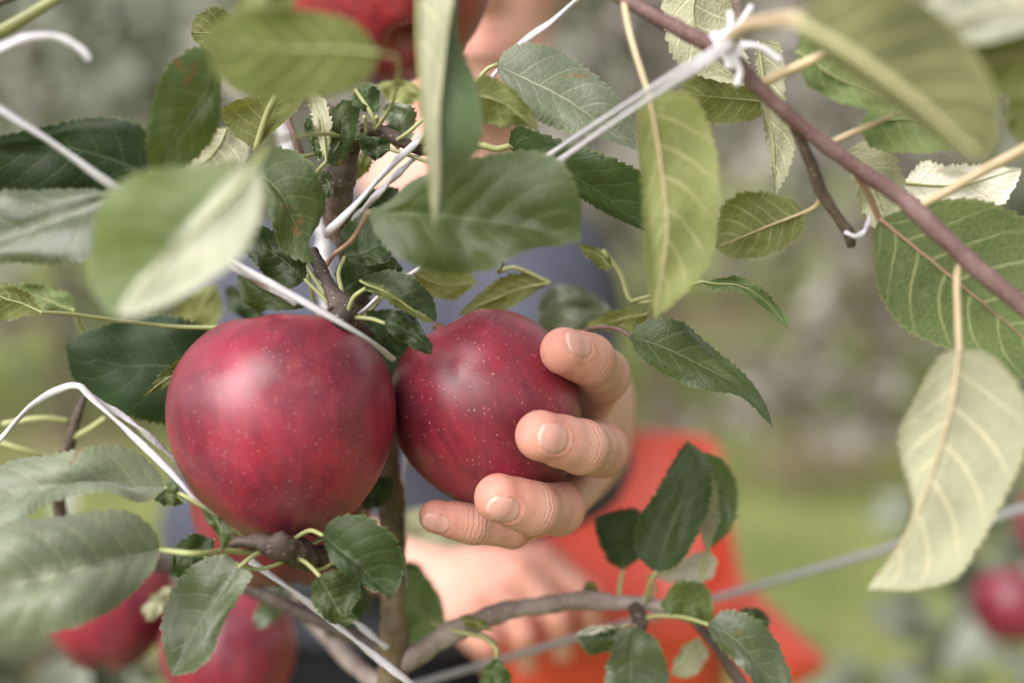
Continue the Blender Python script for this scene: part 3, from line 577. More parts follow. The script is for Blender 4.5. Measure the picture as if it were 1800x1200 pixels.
LV([(1045, 1060), (1042, 1040), (1030, 1022)], [(1055, 1050), (1045, 1025)], [(1030, 1050), (1025, 1035)], 'light', .58, serr=1)
LV([(785, 1105), (740, 1075), (702, 1040)], [(776, 1050), (740, 1004), (710, 1000)], [(765, 1128), (718, 1138)], 'dark', .61, under=True, stalk=[(840, 1112, .6), (870, 1130, .58)])
LV([(690, 915), (760, 928), (840, 958)], [(720, 895), (790, 895), (840, 925)], [(720, 945), (780, 962)], 'pale', .73, under=True)
LV([(640, 895), (660, 865), (690, 840)], [(630, 870), (655, 840)], [(665, 890), (690, 865)], 'dark', .55)
LV([(515, 1020), (480, 1060), (450, 1105)], [(480, 1030), (448, 1075)], [(512, 1055), (480, 1095)], 'gloss', .62)
LV([(380, 500), (350, 545), (320, 590)], [(350, 505), (310, 540)], [(392, 540), (370, 580)], 'olive', .62, under=True)
LV([(260, 1090), (275, 1060), (300, 1030)], [(250, 1070), (275, 1040)], [(275, 1085), (298, 1055)], 'pale', .6, under=True)
LV([(470, 560), (430, 540), (395, 505)], [(450, 530), (415, 505)], [(450, 570), (405, 545)], 'dark', .60)
LV([(650, 600), (700, 640), (740, 700)], [(690, 600), (735, 650)], [(660, 650), (705, 695)], 'deep', .585)
LV([(640, 1010), (600, 1060), (575, 1120)], [(600, 1020), (560, 1080)], [(650, 1060), (610, 1115)], 'dark', .63)
LV([(705, 985), (735, 1020), (745, 1075)], [(735, 990), (765, 1040)], [(708, 1030), (722, 1070)], 'deep', .64)
for q, mm in (([(5, 745, .56), (70, 735, .56), (120, 740, .565)], M_pet), ([(-20, 770, .56), (40, 790, .56), (110, 810, .57)], M_pet), ([(185, 735, .56), (155, 755, .565), (125, 770, .567)], M_pet)):
    p, r = pxpath([(*a, 6.0) for a in q], 16); v, f = tube(p, r, 8); mesh_obj('stalk', v, f, mm, tree)
p, r = pxpath([(-40, 70, .45, 10), (20, 45, .45, 11), (110, -10, .45, 10), (140, -40, .45, 9)], 24); v, f = tube(p, r, 8); mesh_obj('stalk', v, f, M_pet, tree)
LV([(150, -30), (60, 60), (10, 130)], [(80, -20), (0, 60), (-20, 110)], [(0, 90)], 'dark', .6) if False else None

# ------------------------------------------------------------------ the drooping branch in the upper right
bo = W(1290, 110, .445)
br = empty('overhanging_branch', bo, 'dark reddish branch with pale leaves slanting across the upper right corner', 'branch')
limb(br, 'branch', [(1040, -40, .455, 12), (1100, 0, .452, 13), (1200, 55, .448, 14), (1270, 92, .446, 17), (1330, 150, .447, 14), (1400, 215, .45, 14), (1500, 290, .452, 14), (1580, 345, .452, 15), (1612, 372, .45, 18), (1700, 455, .446, 16), (1790, 530, .442, 17), (1880, 600, .44, 18)], M_twig, 14, 130, .07, seed=21)
limb(br, 'twig', [(1395, 220, .453, 9), (1425, 285, .46, 10), (1442, 335, .465, 12), (1468, 375, .47, 9), (1492, 410, .475, 11), (1496, 432, .478, 7)], M_bark, 10, 40, .1, seed=22)
limb(br, 'twig', [(1290, -40, .49, 12), (1296, 0, .49, 10), (1300, 30, .48, 9), (1290, 90, .455, 9)], M_bark, 10, 30, .1)
BV = lambda *a, **k: leaf(br, *a, **k)
BV([(1140, 165), (1158, 270), (1172, 400), (1150, 560)], [(1120, 195), (1126, 300), (1132, 430), (1142, 520)], [(1215, 166), (1257, 250), (1263, 350), (1246, 460), (1192, 528)], 'light', .437, under=True, fold=(-2, 3), stalk=[(1122, 110, .44), (1105, 50, .446), (1096, 0, .452)], sm=M_pet_tan, bulge=.12, label='long hanging light green leaf left of the branch', sr=5)
BV([(1240, -60), (1218, 20), (1240, 90), (1308, 152)], [(1292, 0), (1302, 60), (1320, 125)], [(1168, -20), (1172, 70), (1196, 116), (1250, 140)], 'pale', .505, under=True, wav=2, label='pale serrated leaf behind the string knot')
BV([(1334, 74), (1346, 170), (1360, 250), (1363, 345)], [(1328, 100), (1336, 180), (1352, 270)], [(1372, 78), (1381, 170), (1399, 245), (1386, 300)], 'pale', .495, under=True, fold=(0, -4), bulge=.12, quilt=.7, label='narrow pale leaf hanging point down behind the branch')
BV([(1345, 180), (1270, 172), (1194, 166)], [(1310, 138), (1240, 128), (1205, 140)], [(1332, 208), (1262, 219), (1210, 198)], 'olive', .525, under=True, stalk=[(1330, 150, .5), (1340, 150, .46)])
BV([(1414, 374), (1340, 402), (1258, 436)], [(1395, 350), (1330, 335), (1280, 350), (1260, 392)], [(1406, 416), (1350, 450), (1290, 454)], 'olive', .475, under=True, fold=(2, -2), stalk=[(1435, 362, .47), (1444, 345, .466)], sm=M_pet_tan, bulge=.15, label='olive leaf with pale midrib on the little side twig')
BV([(1400, 35), (1500, 95), (1610, 175), (1738, 290)], [(1440, -10), (1560, -20), (1680, 50), (1745, 150), (1760, 230)], [(1420, 75), (1500, 150), (1600, 215), (1690, 275)], 'bronze', .345, under=True, fold=(6, -3), stalk=[(1360, 38, .36), (1310, 48, .40), (1265, 85, .445)], sm=M_pet_tan, sr=13, serr=1, label='large olive leaf blurred close to the lens at upper right')
p, r = pxpath([(1400, 40, .343, 14), (1500, 98, .342, 15), (1610, 178, .342, 13), (1725, 280, .343, 8)], 24); v, f = tube(p, r*np.linspace(.8, .5, 24), 8); mesh_obj('stalk', v, f, M_mid, br)
BV([(1470, -40), (1540, 20), (1640, 60)], [(1530, -40), (1620, 10)], [(1450, 20), (1540, 80)], 'bronze', .36, under=True, serr=1)
BV([(1400, 92), (1480, 142), (1592, 192)], [(1420, 40), (1500, 80), (1580, 140)], [(1418, 150), (1500, 187), (1560, 202)], 'mid', .45, under=True)
BV([(1880, 10), (1760, 20), (1590, 70)], [(1780, -60), (1650, -20)], [(1800, 60), (1680, 80)], 'silver', .365, under=True, fold=(4, -4), serr=1, sm=M_pet_tan)
BV([(1900, 80), (1760, 105), (1620, 130)], [(1800, 30), (1660, 60)], [(1850, 160), (1700, 170)], 'olive', .372, under=True, serr=1, sm=M_pet_tan)
BV([(1508, 222), (1590, 212), (1690, 250)], [(1550, 180), (1640, 190)], [(1538, 262), (1620, 270), (1670, 262)], 'mid', .47, under=True, fold=(3, -3), bulge=.16)
for q in ([(1485, 82, .425, 7), (1430, 105, .435, 9), (1350, 142, .446, 9), (1335, 155, .449, 9)], [(1598, 193, .463, 3), (1540, 216, .460, 5), (1480, 242, .455, 6), (1440, 262, .452, 7)]):
    p, r = pxpath(q, 20); v, f = tube(p, r, 8); mesh_obj('stalk', v, f, M_pet_tan, br)
BV([(1670, 205), (1715, 190), (1756, 152)], [(1695, 165), (1735, 152)], [(1712, 238), (1748, 196)], 'dark', .485, under=True)
BV([(1860, 180), (1820, 190), (1768, 215)], [(1830, 140), (1780, 150)], [(1840, 235), (1790, 248)], 'olive', .41, under=True)
BV([(1486, 268), (1532, 322), (1562, 402)], [(1522, 247), (1572, 276), (1594, 342), (1592, 390)], [(1498, 312), (1514, 362), (1532, 396)], 'pale', .488, under=True, fold=(-3, 2), quilt=.9, bulge=.14, stalk=[(1500, 290, .47), (1520, 305, .455)], label='pale green leaf with raised veins behind the branch')
BV([(1586, 322), (1680, 326), (1797, 296)], [(1622, 284), (1662, 290), (1730, 288)], [(1592, 342), (1652, 362), (1750, 366), (1782, 332)], 'cream', .52, under=True, label='nearly white leaf underside at the right above the branch')
p, r = pxpath([(1616, 362, .45, 8), (1660, 340, .45, 8), (1720, 305, .445, 9), (1790, 268, .44, 10), (1860, 230, .43, 10)], 24); v, f = tube(p, r, 8); mesh_obj('stalk', v, f, M_pet_tan, br)
BV([(1545, 385), (1640, 462), (1745, 548), (1860, 645)], [(1630, 355), (1740, 355), (1850, 420), (1890, 550)], [(1533, 425), (1548, 520), (1600, 585), (1700, 625), (1800, 665)], 'mid', .468, under=True, fold=(3, -3), bulge=.14, label='large green leaf under the branch at the right edge', sr=6, stalk=[(1528, 345, .462), (1508, 310, .457), (1498, 288, .453)], sm=M_pet_red)
BV([(1686, 612), (1670, 720), (1638, 830), (1595, 940), (1524, 1034)], [(1650, 628), (1602, 710), (1578, 772), (1596, 860), (1598, 905), (1560, 985)], [(1745, 625), (1800, 695), (1806, 780), (1772, 862), (1722, 955), (1680, 1015), (1610, 1036)], 'pale', .424, under=True, fold=(2, -3), bulge=.12, stalk=[(1684, 560, .43), (1682, 490, .441), (1690, 455, .456)], sm=M_pet_tan, sr=5.5, label='big pale leaf hanging down at the right edge')

# ------------------------------------------------------------------ apples
def apple_mesh(R, H, seed, lob=.03, waist=.10, nl=64, nm=72):
    rg = np.random.RandomState(seed); th = np.linspace(0, np.pi, nl); ph = np.linspace(0, 2*np.pi, nm, endpoint=False)
    T, Ph = np.meshgrid(th, ph, indexing='ij'); s = np.sin(T); c = np.cos(T)
    r = s**.97*(1+waist*c*.5); z = c*H/R*(1-.03*c)
    z = z-(.34 if seed != 5 else .24)*np.exp(-(r/.23)**2)*(c > 0)+.22*np.exp(-(r/.17)**2)*(c < 0)
    l5 = np.cos(5*Ph+rg.rand()*6)*(.7+.3*np.sin(Ph+rg.rand()*6))
    z = z-lob*1.6*l5*np.exp(-((r-.34)/.16)**2)*(c < 0)+lob*(1.0 if seed > 5 else .3)*np.cos(5*Ph+1.3)*np.exp(-((r-.5)/.25)**2)*(c > 0)
    r = r*(1+lob*l5*np.clip(-c, 0, 1)**1.5*.8+lob*.6*np.sin(2*Ph+rg.rand()*6)+lob*.4*np.sin(3*Ph+rg.rand()*6))
    V = np.stack([r*np.cos(Ph)*R, r*np.sin(Ph)*R, z*R], -1).reshape(-1, 3)
    F = [(i*nm+j, (i+1)*nm+j, (i+1)*nm+(j+1) % nm, i*nm+(j+1) % nm) for i in range(nl-1) for j in range(nm)]
    UV = np.stack([Ph/(2*np.pi), T/np.pi], -1).reshape(-1, 2); return V, F, UV
def apple(px, py, d, rx, ry, down, m, seed, label, lob=.03, waist=.10, calyx=True, spin=0.0, stem=True, sh=1.1):
    """down: direction of the calyx as (right, down, towards camera)"""
    R = rx*d/FPX; H = ry*d/FPX; c = W(px, py, d)
    a = empty('apple', c, label, 'apple', 'red apples of the orchard')
    V, F, UV = apple_mesh(R, H, seed, lob, waist)
    fr = mesh_obj('fruit', V, F, m, a, uv=UV, off=np.zeros(3))
    if stem:
        sv, sf = tube(crom([(0, 0, H*.55), (.001, .001, H*.8), (.002, .001, H*(sh-.06)), (.004, .001, H*sh)], 14), np.linspace(.0012, .0019, 14), 8)
        mesh_obj('stem', sv, sf, M_stem, a, off=np.zeros(3))
    if calyx:
        ps = []
        for k in range(5):
            g0 = k*2*np.pi/5; e = np.array((math.cos(g0), math.sin(g0), 0)); q = np.array((-e[1], e[0], 0)); z0 = -H*.80
            ps.append((np.array([e*R*.03+(0, 0, z0), e*R*.10+q*R*.05+(0, 0, z0-R*.04), e*R*.20+(0, 0, z0-R*.16), e*R*.10-q*R*.05+(0, 0, z0-R*.04), e*R*.10+(0, 0, z0-R*.02)]), [(0, 1, 4), (1, 2, 4), (2, 3, 4), (3, 0, 4)]))
        cv, cf = join(ps); mesh_obj('calyx', cv, cf, M_calyx, a, off=np.zeros(3), smooth=False)
    dn = np.array((down[0], -down[2]*CP-down[1]*SP, -down[1]*CP+down[2]*SP))
    q = Vector(tuple(-dn)).to_track_quat('Z', 'Y'); a.rotation_mode = 'QUATERNION'
    from mathutils import Quaternion
    a.rotation_quaternion = q @ Quaternion((0, 0, 1), spin); return a
apple(500, 743, .505, 197, 204, (.08, 1, .10), A_left, 3, 'large dark red apple nearest the camera, left of the hand', .030, .21, spin=.5, sh=.86)
apple(857, 716, .532, 167, 178, (.46, .88, .02), A_held, 5, 'speckled crimson apple held in the hand', .030, .12, spin=4.1, sh=.95)
apple(680, -38, .57, 186, 182, (.25, .78, .60), A_top, 8, 'red apple with an orange tint cut by the top edge, behind the hanging leaf', .018, .10, spin=1.0)
apple(497, 882, .585, 158, 146, (.05, 1, .1), A_shade, 9, 'dark apple half hidden behind the large left apple', .03)
apple(192, 1058, .74, 114, 116, (-.1, 1, .2), A_shade, 10, 'blurred dark red apple low at left, under the wide grey green leaf', .03)
apple(400, 1146, .72, 117, 118, (.1, 1, .1), A_shade, 11, 'blurred red apple at the bottom edge behind the hanging leaf', .03)
apple(1775, 1062, 1.35, 66, 66, (.1, 1, .2), A_shade, 12, 'far blurred red apple at the lower right edge', .03)
apple(1825, 925, 1.42, 40, 60, (.1, 1, .2), A_shade, 13, 'dark red apple cut by the right edge above the far apple', .03)

# ------------------------------------------------------------------ tie strings and the trellis wire
def string(name, pts, label, cat='string', group='white tie strings', m=M_string, flat=.62, tw=9.0, rough=.10, seed=3, steps=90, n=10):
    ps = []
    for q in (pts if isinstance(pts[0], list) else [pts]):
        p, r = pxpath(q, steps); ps.append(tube(p, r, n, flat, rough, seed, tw))
    v, f = join(ps); return tag(rooted(name, v, f, m, v.mean(0)), label, cat, group)
string('tie_string', [(-60, 105, .42, 11), (0, 86, .42, 11), (50, 66, .42, 11), (100, 66, .42, 11), (140, 86, .42, 11), (158, 106, .42, 10)], 'short bent end of white string at the upper left edge', tw=2)
string('tie_string', [[(-60, 150, .43, 8), (0, 192, .432, 8.5), (90, 250, .436, 8.5), (185, 318, .44, 8), (300, 395, .455, 7.5), (400, 456, .464, 7), (500, 512, .464, 7), (600, 568, .466, 7), (655, 602, .473, 6), (692, 632, .49, 6)],
                      [(360, 440, .475, 6), (420, 476, .475, 6), (470, 505, .485, 6), (520, 535, .49, 5)]], 'long white string running from the left edge down across the top of the left apple')
string('tie_string', [[(-40, 815, .5, 7), (0, 772, .5, 7), (50, 718, .498, 7), (100, 686, .497, 7), (138, 678, .496, 7), (160, 698, .495, 7), (240, 772, .49, 7), (310, 840, .482, 7), (345, 882, .475, 7), (380, 910, .478, 6)],
                      [(150, 690, .50, 6), (215, 730, .5, 6), (260, 765, .5, 6.5), (310, 810, .505, 6)]], 'white string bent into a peak left of the large apple')
string('tie_string', [[(1060, -35, .53, 6), (1015, 0, .53, 6), (970, 38, .53, 6.5), (920, 75, .53, 6.5), (865, 135, .525, 6), (800, 195, .515, 6), (742, 242, .503, 6.5), (680, 300, .494, 7), (620, 365, .49, 7), (580, 405, .492, 8), (574, 412, .5, 7)],
                      [(780, 235, .52, 6), (735, 272, .515, 6), (660, 345, .512, 7), (620, 390, .52, 7)]], 'white string looped round the trunk and rising to the right', tw=14)
string('tie_string', [[(1300, 62, .42, 7), (1240, 98, .415, 6.5), (1100, 185, .435, 6.5), (960, 276, .465, 6.5), (860, 352, .47, 6), (745, 466, .50, 6), (690, 500, .50, 6), (640, 545, .50, 6), (605, 565, .5, 5)],
                      [(1300, 70, .42, 7), (1240, 112, .412, 7), (1100, 202, .43, 7), (975, 288, .462, 7), (880, 352, .475, 6), (760, 440, .5, 5)]], 'double strand of white string blurred in front, tied to the reddish branch', tw=5)
kp = []
for q in ([(1262, 70), (1300, 42), (1322, 12)], [(1280, 85), (1285, 40), (1283, 22)], [(1290, 80), (1330, 82), (1372, 108)], [(1256, 60), (1268, 92), (1290, 120)], [(1284, 55), (1300, 90), (1278, 118)], [(1286, 92), (1300, 122), (1296, 150)]):
    p, r = pxpath([(x, y, .437, 11-2*i) for i, (x, y) in enumerate(q)], 16); kp.append(tube(p, r, 8, .6, .1, 2, 3))
v, f = join(kp); tag(rooted('string_knot', v, f, M_knot, v.mean(0)), 'white tuft of knotted string ends on the reddish branch', 'knot')
string('tie_string', [[(440, 985, .53, 7), (512, 1036, .53, 7), (570, 1080, .53, 7), (650, 1145, .53, 7.5), (715, 1195, .53, 8), (760, 1225, .54, 8)], [(560, 1040, .545, 7), (600, 1072, .545, 7), (680, 1138, .55, 7)]], 'white string slanting down to the foot of the trunk at the bottom edge')
string('tie_string', [(716, 800, .585, 5), (708, 860, .585, 5), (711, 920, .585, 6), (708, 968, .58, 6), (712, 1030, .58, 4)], 'white string hanging straight down behind the trunk')
string('tie_string', [[(560, 380, .62, 14), (568, 430, .62, 14), (575, 490, .62, 13), (570, 560, .62, 12)], [(480, 190, .64, 18), (500, 240, .64, 20), (520, 300, .64, 16), (560, 380, .62, 12)]], 'thick white string blurred behind the trunk', seed=5)
string('tie_string', [(1486, 408, .468, 5), (1505, 416, .466, 6), (1522, 402, .468, 6), (1530, 378, .47, 4)], 'scrap of white string on the tip of the small side twig', steps=24)
string('trellis_wire', [(500, 1268, .63, 6), (740, 1199, .64, 6), (1000, 1124, .66, 6.5), (1260, 1050, .68, 7), (1560, 964, .70, 7.5), (1800, 893, .72, 8), (2300, 745, .76, 8)], 'grey trellis wire crossing behind the branch at lower right', 'wire', None, M_wire, 1, 0, 0)

# ------------------------------------------------------------------ the man: one skin surface grown from a smooth distance field
def smin(a, b, k):
    h = np.clip(.5+.5*(b-a)/k, 0, 1); return b*(1-h)+a*h-k*h*(1-h)
def cone(P, a, b, ra, rb):
    a = np.asarray(a, float); ba = np.asarray(b, float)-a; pa = P-a
    h = np.clip((pa@ba)/(ba@ba), 0, 1); return np.linalg.norm(pa-h[..., None]*ba, axis=-1)-(ra+(rb-ra)*h)
def ellip(P, c, r):
    q = (P-np.asarray(c))/np.asarray(r); k = np.linalg.norm(q, axis=-1); return (k-1)*min(r)
def surface(fn, lo, hi, h):
    """naive surface nets of fn < 0"""
    lo = np.asarray(lo, float); n = np.ceil((np.asarray(hi)-lo)/h).astype(int)+1
    ax = [lo[i]+np.arange(n[i])*h for i in range(3)]; D = np.empty(n, np.float32)
    for i0 in range(0, n[0], 24):
        X, Y, Z = np.meshgrid(ax[0][i0:i0+24], ax[1], ax[2], indexing='ij'); D[i0:i0+24] = fn(np.stack([X, Y, Z], -1).reshape(-1, 3)).reshape(X.shape)
    ins = D < 0; sh = tuple(n-1); cnt = np.zeros(sh, np.int8); acc = np.zeros(sh+(3,), np.float32); ne = np.zeros(sh, np.float32)
    cr = [(a, b, c) for a in (0, 1) for b in (0, 1) for c in (0, 1)]
    sl = lambda o: tuple(slice(o[k], o[k]+n[k]-1) for k in range(3))
    for o in cr: cnt += ins[sl(o)]
    act = (cnt > 0) & (cnt < 8); idx = np.argwhere(act)
    vid = -np.ones(sh, np.int64); vid[act] = np.arange(len(idx))
    A = np.zeros((len(idx), 3)); Nn = np.zeros(len(idx)); C = {o: D[tuple((idx+np.array(o)).T)] for o in cr}
    for o in cr:
        for k in range(3):
            if o[k] == 0:
                p = list(o); p[k] = 1; p = tuple(p); a, b = C[o], C[p]; m = (a < 0) != (b < 0)
                t = np.where(m, a/(a-b+1e-12), 0); q = np.tile(np.array(o, float), (len(idx), 1)); q[:, k] += t
                A += q*m[:, None]; Nn += m
    V = lo+(idx+A/Nn[:, None])*h; F = []
    for k in range(3):
        i, j = [(1, 2), (2, 0), (0, 1)][k]
        a = ins[tuple(slice(0, n[q]-1) if q == k else slice(1, n[q]-1) for q in range(3))]
        b = ins[tuple(slice(1, n[q]) if q == k else slice(1, n[q]-1) for q in range(3))]
        off = np.array([0 if q == k else 1 for q in range(3)])
        for m, rev in ((a & ~b, False), (~a & b, True)):
            g = np.argwhere(m)+off
            if not len(g): continue
            def at(di, dj):
                z = g.copy(); z[:, i] += di; z[:, j] += dj; return vid[tuple(z.T)]
            q = np.stack([at(-1, -1), at(0, -1), at(0, 0), at(-1, 0)], 1); F.append(q[:, ::-1] if rev else q)
    return V, np.vstack(F)
def gradn(fn, P, e=4e-4):
    return nrm(np.stack([fn(P+np.eye(3)[k]*e)-fn(P-np.eye(3)[k]*e) for k in range(3)], -1))

AC = W(857, 716, .532)
# fingers: tip, end joint, middle joint, knuckle with radii in mm
FING = [dict(p=[W(991, 617, .505), W(1036, 632, .516), W(1059, 660, .540), W(1022, 728, .582)], r=[8.5, 9.0, 10.0, 10.0], roll=-.10, nail=(10.6, 11.2, 1.2)),
        dict(p=[W(950, 765, .490), W(1022, 785, .505), W(1056, 790, .532), W(1028, 778, .584)], r=[8.8, 9.4, 10.0, 10.0], roll=.16, nail=(11.8, 11.4, 1.6)),
        dict(p=[W(876, 874, .496), W(938, 893, .506), W(980, 893, .524), W(1020, 842, .580)], r=[8.5, 9.1, 9.6, 9.8], roll=.22, nail=(11.6, 11.0, 1.8)),
        dict(p=[W(766, 907, .520), W(832, 921, .523), W(900, 926, .532), W(985, 888, .578)], r=[6.2, 7.0, 7.6, 8.8], roll=1.0, nail=(9.4, 8.8, .8))]
WR = W(1000, 732, .665); EL = W(952, 795, .885)
THB = [W(1002, 690, .63), W(955, 640, .60), W(905, 628, .583)]
def hand_field(P):
    palm = cone(P, FING[0]['p'][3], WR+np.array((.006, 0, .010)), .0095, .021)
    for q, r0 in ((1, .0098), (2, .0095), (3, .0088)):
        palm = smin(palm, cone(P, FING[q]['p'][3], WR+np.array((0, 0, .012-.012*q)), r0, .020), .010)
    palm = smin(palm, cone(P, WR, WR+(EL-WR)*.35, .0255, .034), .02)
    palm = smin(palm, cone(P, WR+(EL-WR)*.35, EL, .034, .043), .02)
    th = smin(cone(P, THB[0], THB[1], .013, .0105), cone(P, THB[1], THB[2], .0105, .0085), .004)
    d = smin(palm, th, .010)
    fs = []
    for f in FING:
        p, r = f['p'], [q*.001 for q in f['r']]
        m1, m2 = (p[1]+p[2])/2, p[2]*.45+p[3]*.55; e1 = (r[1]+r[2])/2*.925; e2 = (r[2]+r[3])/2*.93; dn = p[0]*.45+p[1]*.55; e0 = (r[0]+r[1])/2*.965
        a = smin(cone(P, p[0], dn, r[0], e0), cone(P, dn, p[1], e0, r[1]), .003)
        a = smin(a, smin(cone(P, p[1], m1, r[1], e1), cone(P, m1, p[2], e1, r[2]), .003), .003)
        a = smin(a, smin(cone(P, p[2], m2, r[2], e2), cone(P, m2, p[3], e2, r[3]), .003), .003)
        # soft pad of the finger end and the bulge over the middle joint
        fs.append(a)
    k = .0016; fd = fs[0]
    for a in fs[1:]: fd = smin(fd, a, k)
    return smin(d, fd, .0042)
allp = np.vstack([np.vstack(f['p']) for f in FING]+[WR[None], EL[None]]+[np.vstack(THB)])
HV, HF = surface(hand_field, allp.min(0)-.05, allp.max(0)+.05, .00105)
for _ in range(2):
    HV = HV-gradn(hand_field, HV)*hand_field(HV)[:, None]*.9
# nails: frame of every end segment, a plate on the skin and a shallow bed under it
nails = []
for f in FING:
    p = f['p']; a = nrm(p[0]-p[1]); c0 = (p[0]+p[1])/2
    n0 = c0-AC; n0 = nrm(n0-a*(n0@a)); b = nrm(np.cross(a, n0)); ro = f['roll']; nn = n0*math.cos(ro)+b*math.sin(ro); b = nrm(np.cross(a, nn))
    ln, wd, fw = [q*.001 for q in f['nail']]; r0 = f['r'][0]*.001
    cN = p[0]+a*(fw-.001)
    f['fr'] = (cN, a, nn, b, ln, wd, r0)
    NU, NV = 18, 16; V = []; UV = []
    for i in range(NU):
        u = i/(NU-1); s = (u-.5)*ln
        hw = wd*.5*(1-.42*max(0, 1-u/.45)**2.6)*(1-.16*max(0, (u-.75)/.25)**2)
        for j in range(NV):
            v = j/(NV-1)*2-1; t = v*hw; ss = s-(0.0 if u > .5 else 0)+(-(v*v)*.0011 if u > .5 else (v*v)*.0016*(1-u*2))
            ang = t/(r0*.98); q = cN+a*ss; dr = nn*math.cos(ang)+b*math.sin(ang)
            V.append((q, dr)); UV.append((u, v*.5+.5))
    Q = np.array([q for q, _ in V]); Dr = np.array([e for _, e in V]); t = np.full(len(Q), r0*1.5)
    for _ in range(14): t = t-hand_field(Q+Dr*t[:, None])*.8
    uu = np.array(UV)[:, 0]; vv = np.array(UV)[:, 1]*2-1
    up = .00014-.00065*np.clip(1-uu/.12, 0, 1)**2-.00055*np.clip((np.abs(vv)-.82)/.18, 0, 1)**2
    X = Q+Dr*(t+up)[:, None]
    over = np.clip((uu-.93)/.07, 0, 1); X = X+a*(over*.0005)[:, None]
    F = [(i*NV+j, i*NV+j+1, (i+1)*NV+j+1, (i+1)*NV+j) for i in range(NU-1) for j in range(NV-1)]
    X2 = X-Dr*.0009; m = len(X); F2 = [(q[3]+m, q[2]+m, q[1]+m, q[0]+m) for q in F]
    rim = [(i*NV) for i in range(NU)]+[(NU-1)*NV+j for j in range(1, NV)]+[i*NV+NV-1 for i in range(NU-2, -1, -1)]+[j for j in range(NV-2, 0, -1)]
    F3 = [(rim[k], rim[(k+1) % len(rim)], rim[(k+1) % len(rim)]+m, rim[k]+m) for k in range(len(rim))]
    nails.append((np.vstack([X, X2]), F+F2+F3, np.vstack([UV, UV])))
    # cuticle groove and nail fold in the skin
    rel = HV-cN; lu = (rel@a)/(ln*.5); lv = np.arctan2(rel@b, rel@nn)*r0/(wd*.5); near = (np.abs(rel@a) < ln) & (np.linalg.norm(rel-np.outer(rel@a, a), axis=1) < r0*1.8) & (np.abs(lv) < 1.7)
    rr = np.where(lu < 0, (np.abs(lu)**2.6+np.abs(lv)**2.6)**(1/2.6), np.maximum(np.abs(lv), np.where(lu > 1, lu, 0)))
    fold = (np.exp(-((rr-1.16)/.11)**2)*.00034-np.exp(-((rr-1.0)/.08)**2)*.0003)*near*(lu < 1.1)
    nv = nrm(rel-np.outer(rel@a, a)); HV = HV+nv*fold[:, None]
# where the skin flushes, and the distance to finger joints for the creases
flush = np.zeros(len(HV)); joint = np.full(len(HV), 99.0)
for f in FING:
    p = f['p']
    for k, (sg, w_) in enumerate(((0, 1), (1, .35), (2, .6), (3, .5))):
        flush = np.maximum(flush, w_*np.exp(-(np.linalg.norm(HV-p[k], axis=1)/.0115)**2*.75))
    for k in (1, 2):
        ax_ = nrm(p[k-1]-p[k+1]) if k+1 < 4 else nrm(p[k-1]-p[k]); rel = HV-p[k]; s = rel@ax_; dist = np.linalg.norm(rel, axis=1)
        m = (dist < .017) & (np.abs(s) < .009); joint = np.where(m & (np.abs(s*1000) < np.abs(joint)), s*1000, joint)
HJ = joint

# rest of the body, coarse: head, neck, chest, other arm and hand, legs down to the grass
NK = W(775, 345, 1.27); SL = W(925, 500, 1.12); SR = W(455, 520, 1.42); HD = W(838, -62, 1.20)
mid = (SL+SR)/2; dirS = nrm(SL-SR); dirS[2] = 0; dirS = nrm(dirS); fwd_ = np.array((dirS[1], -dirS[0], 0.0)); fwd_ = fwd_ if fwd_[1] < 0 else -fwd_
Z = np.array((0, 0, 1.0)); hf = nrm(np.array((.06, -1, -.06))); hr_ = nrm(np.cross(hf, Z)); hr_ = hr_ if hr_[0] > 0 else -hr_; hu = np.cross(hr_, hf)*1.0; hu = hu if hu[2] > 0 else -hu
HP = lambda r, f, u: HD+hr_*r+hf*f+hu*u
hips = np.array((mid[0]-.03, mid[1]+.05, .92)); hipL, hipR = hips+dirS*.095, hips-dirS*.095
kneeL, kneeR = np.array((hipL[0]+.03, hipL[1]-.04, .50)), np.array((hipR[0]-.02, hipR[1]-.02, .50))
footL, footR = np.array((hipL[0]+.04, hipL[1]+.02, .09)), np.array((hipR[0]-.05, hipR[1]+.05, .09))
ELR = W(425, 905, 1.26); WRR = W(705, 990, 1.02)
HK = [W(955, 982, .95), W(915, 1003, .94), W(870, 1030, .94), W(830, 1060, .95)]     # knuckles of the other hand
HM = [W(1034, 1046, .945), W(980, 1084, .935), W(918, 1112, .935), W(858, 1128, .945)]
HT = [W(1040, 1112, .965), W(988, 1145, .96), W(926, 1168, .962), W(866, 1172, .97)]
def torso(P):
    d = 9.0
    for s in (-1, 1):
        q = cone(P, mid+dirS*.13*s-Z*.06, hips+dirS*.08*s+Z*.10, .085, .085); d = q if s < 0 else smin(d, q, .08)
    d = smin(d, cone(P, SL, SR, .055, .055), .06); d = smin(d, cone(P, hipL, hipR, .10, .10), .06)
    return smin(d, cone(P, mid+fwd_*.05-Z*.12, hips+fwd_*.05+Z*.12, .09, .09), .08)
def legs(P):
    d = smin(cone(P, hipL, kneeL, .088, .058), cone(P, kneeL, footL, .058, .042), .03)
    e = smin(cone(P, hipR, kneeR, .088, .058), cone(P, kneeR, footR, .058, .042), .03); return np.minimum(d, e)
def feet(P):
    return np.minimum(smin(cone(P, footL, footL-Z*.045, .042, .04), cone(P, footL-Z*.05, footL-Z*.055+fwd_*.14, .04, .034), .02),
                      smin(cone(P, footR, footR-Z*.045, .042, .04), cone(P, footR-Z*.05, footR-Z*.055+fwd_*.14, .04, .034), .02))
def arm_r(P): return smin(cone(P, SR, ELR, .052, .041), cone(P, ELR, WRR, .041, .0205), .02)
def arm_l(P): return cone(P, SL, EL, .052, .044)
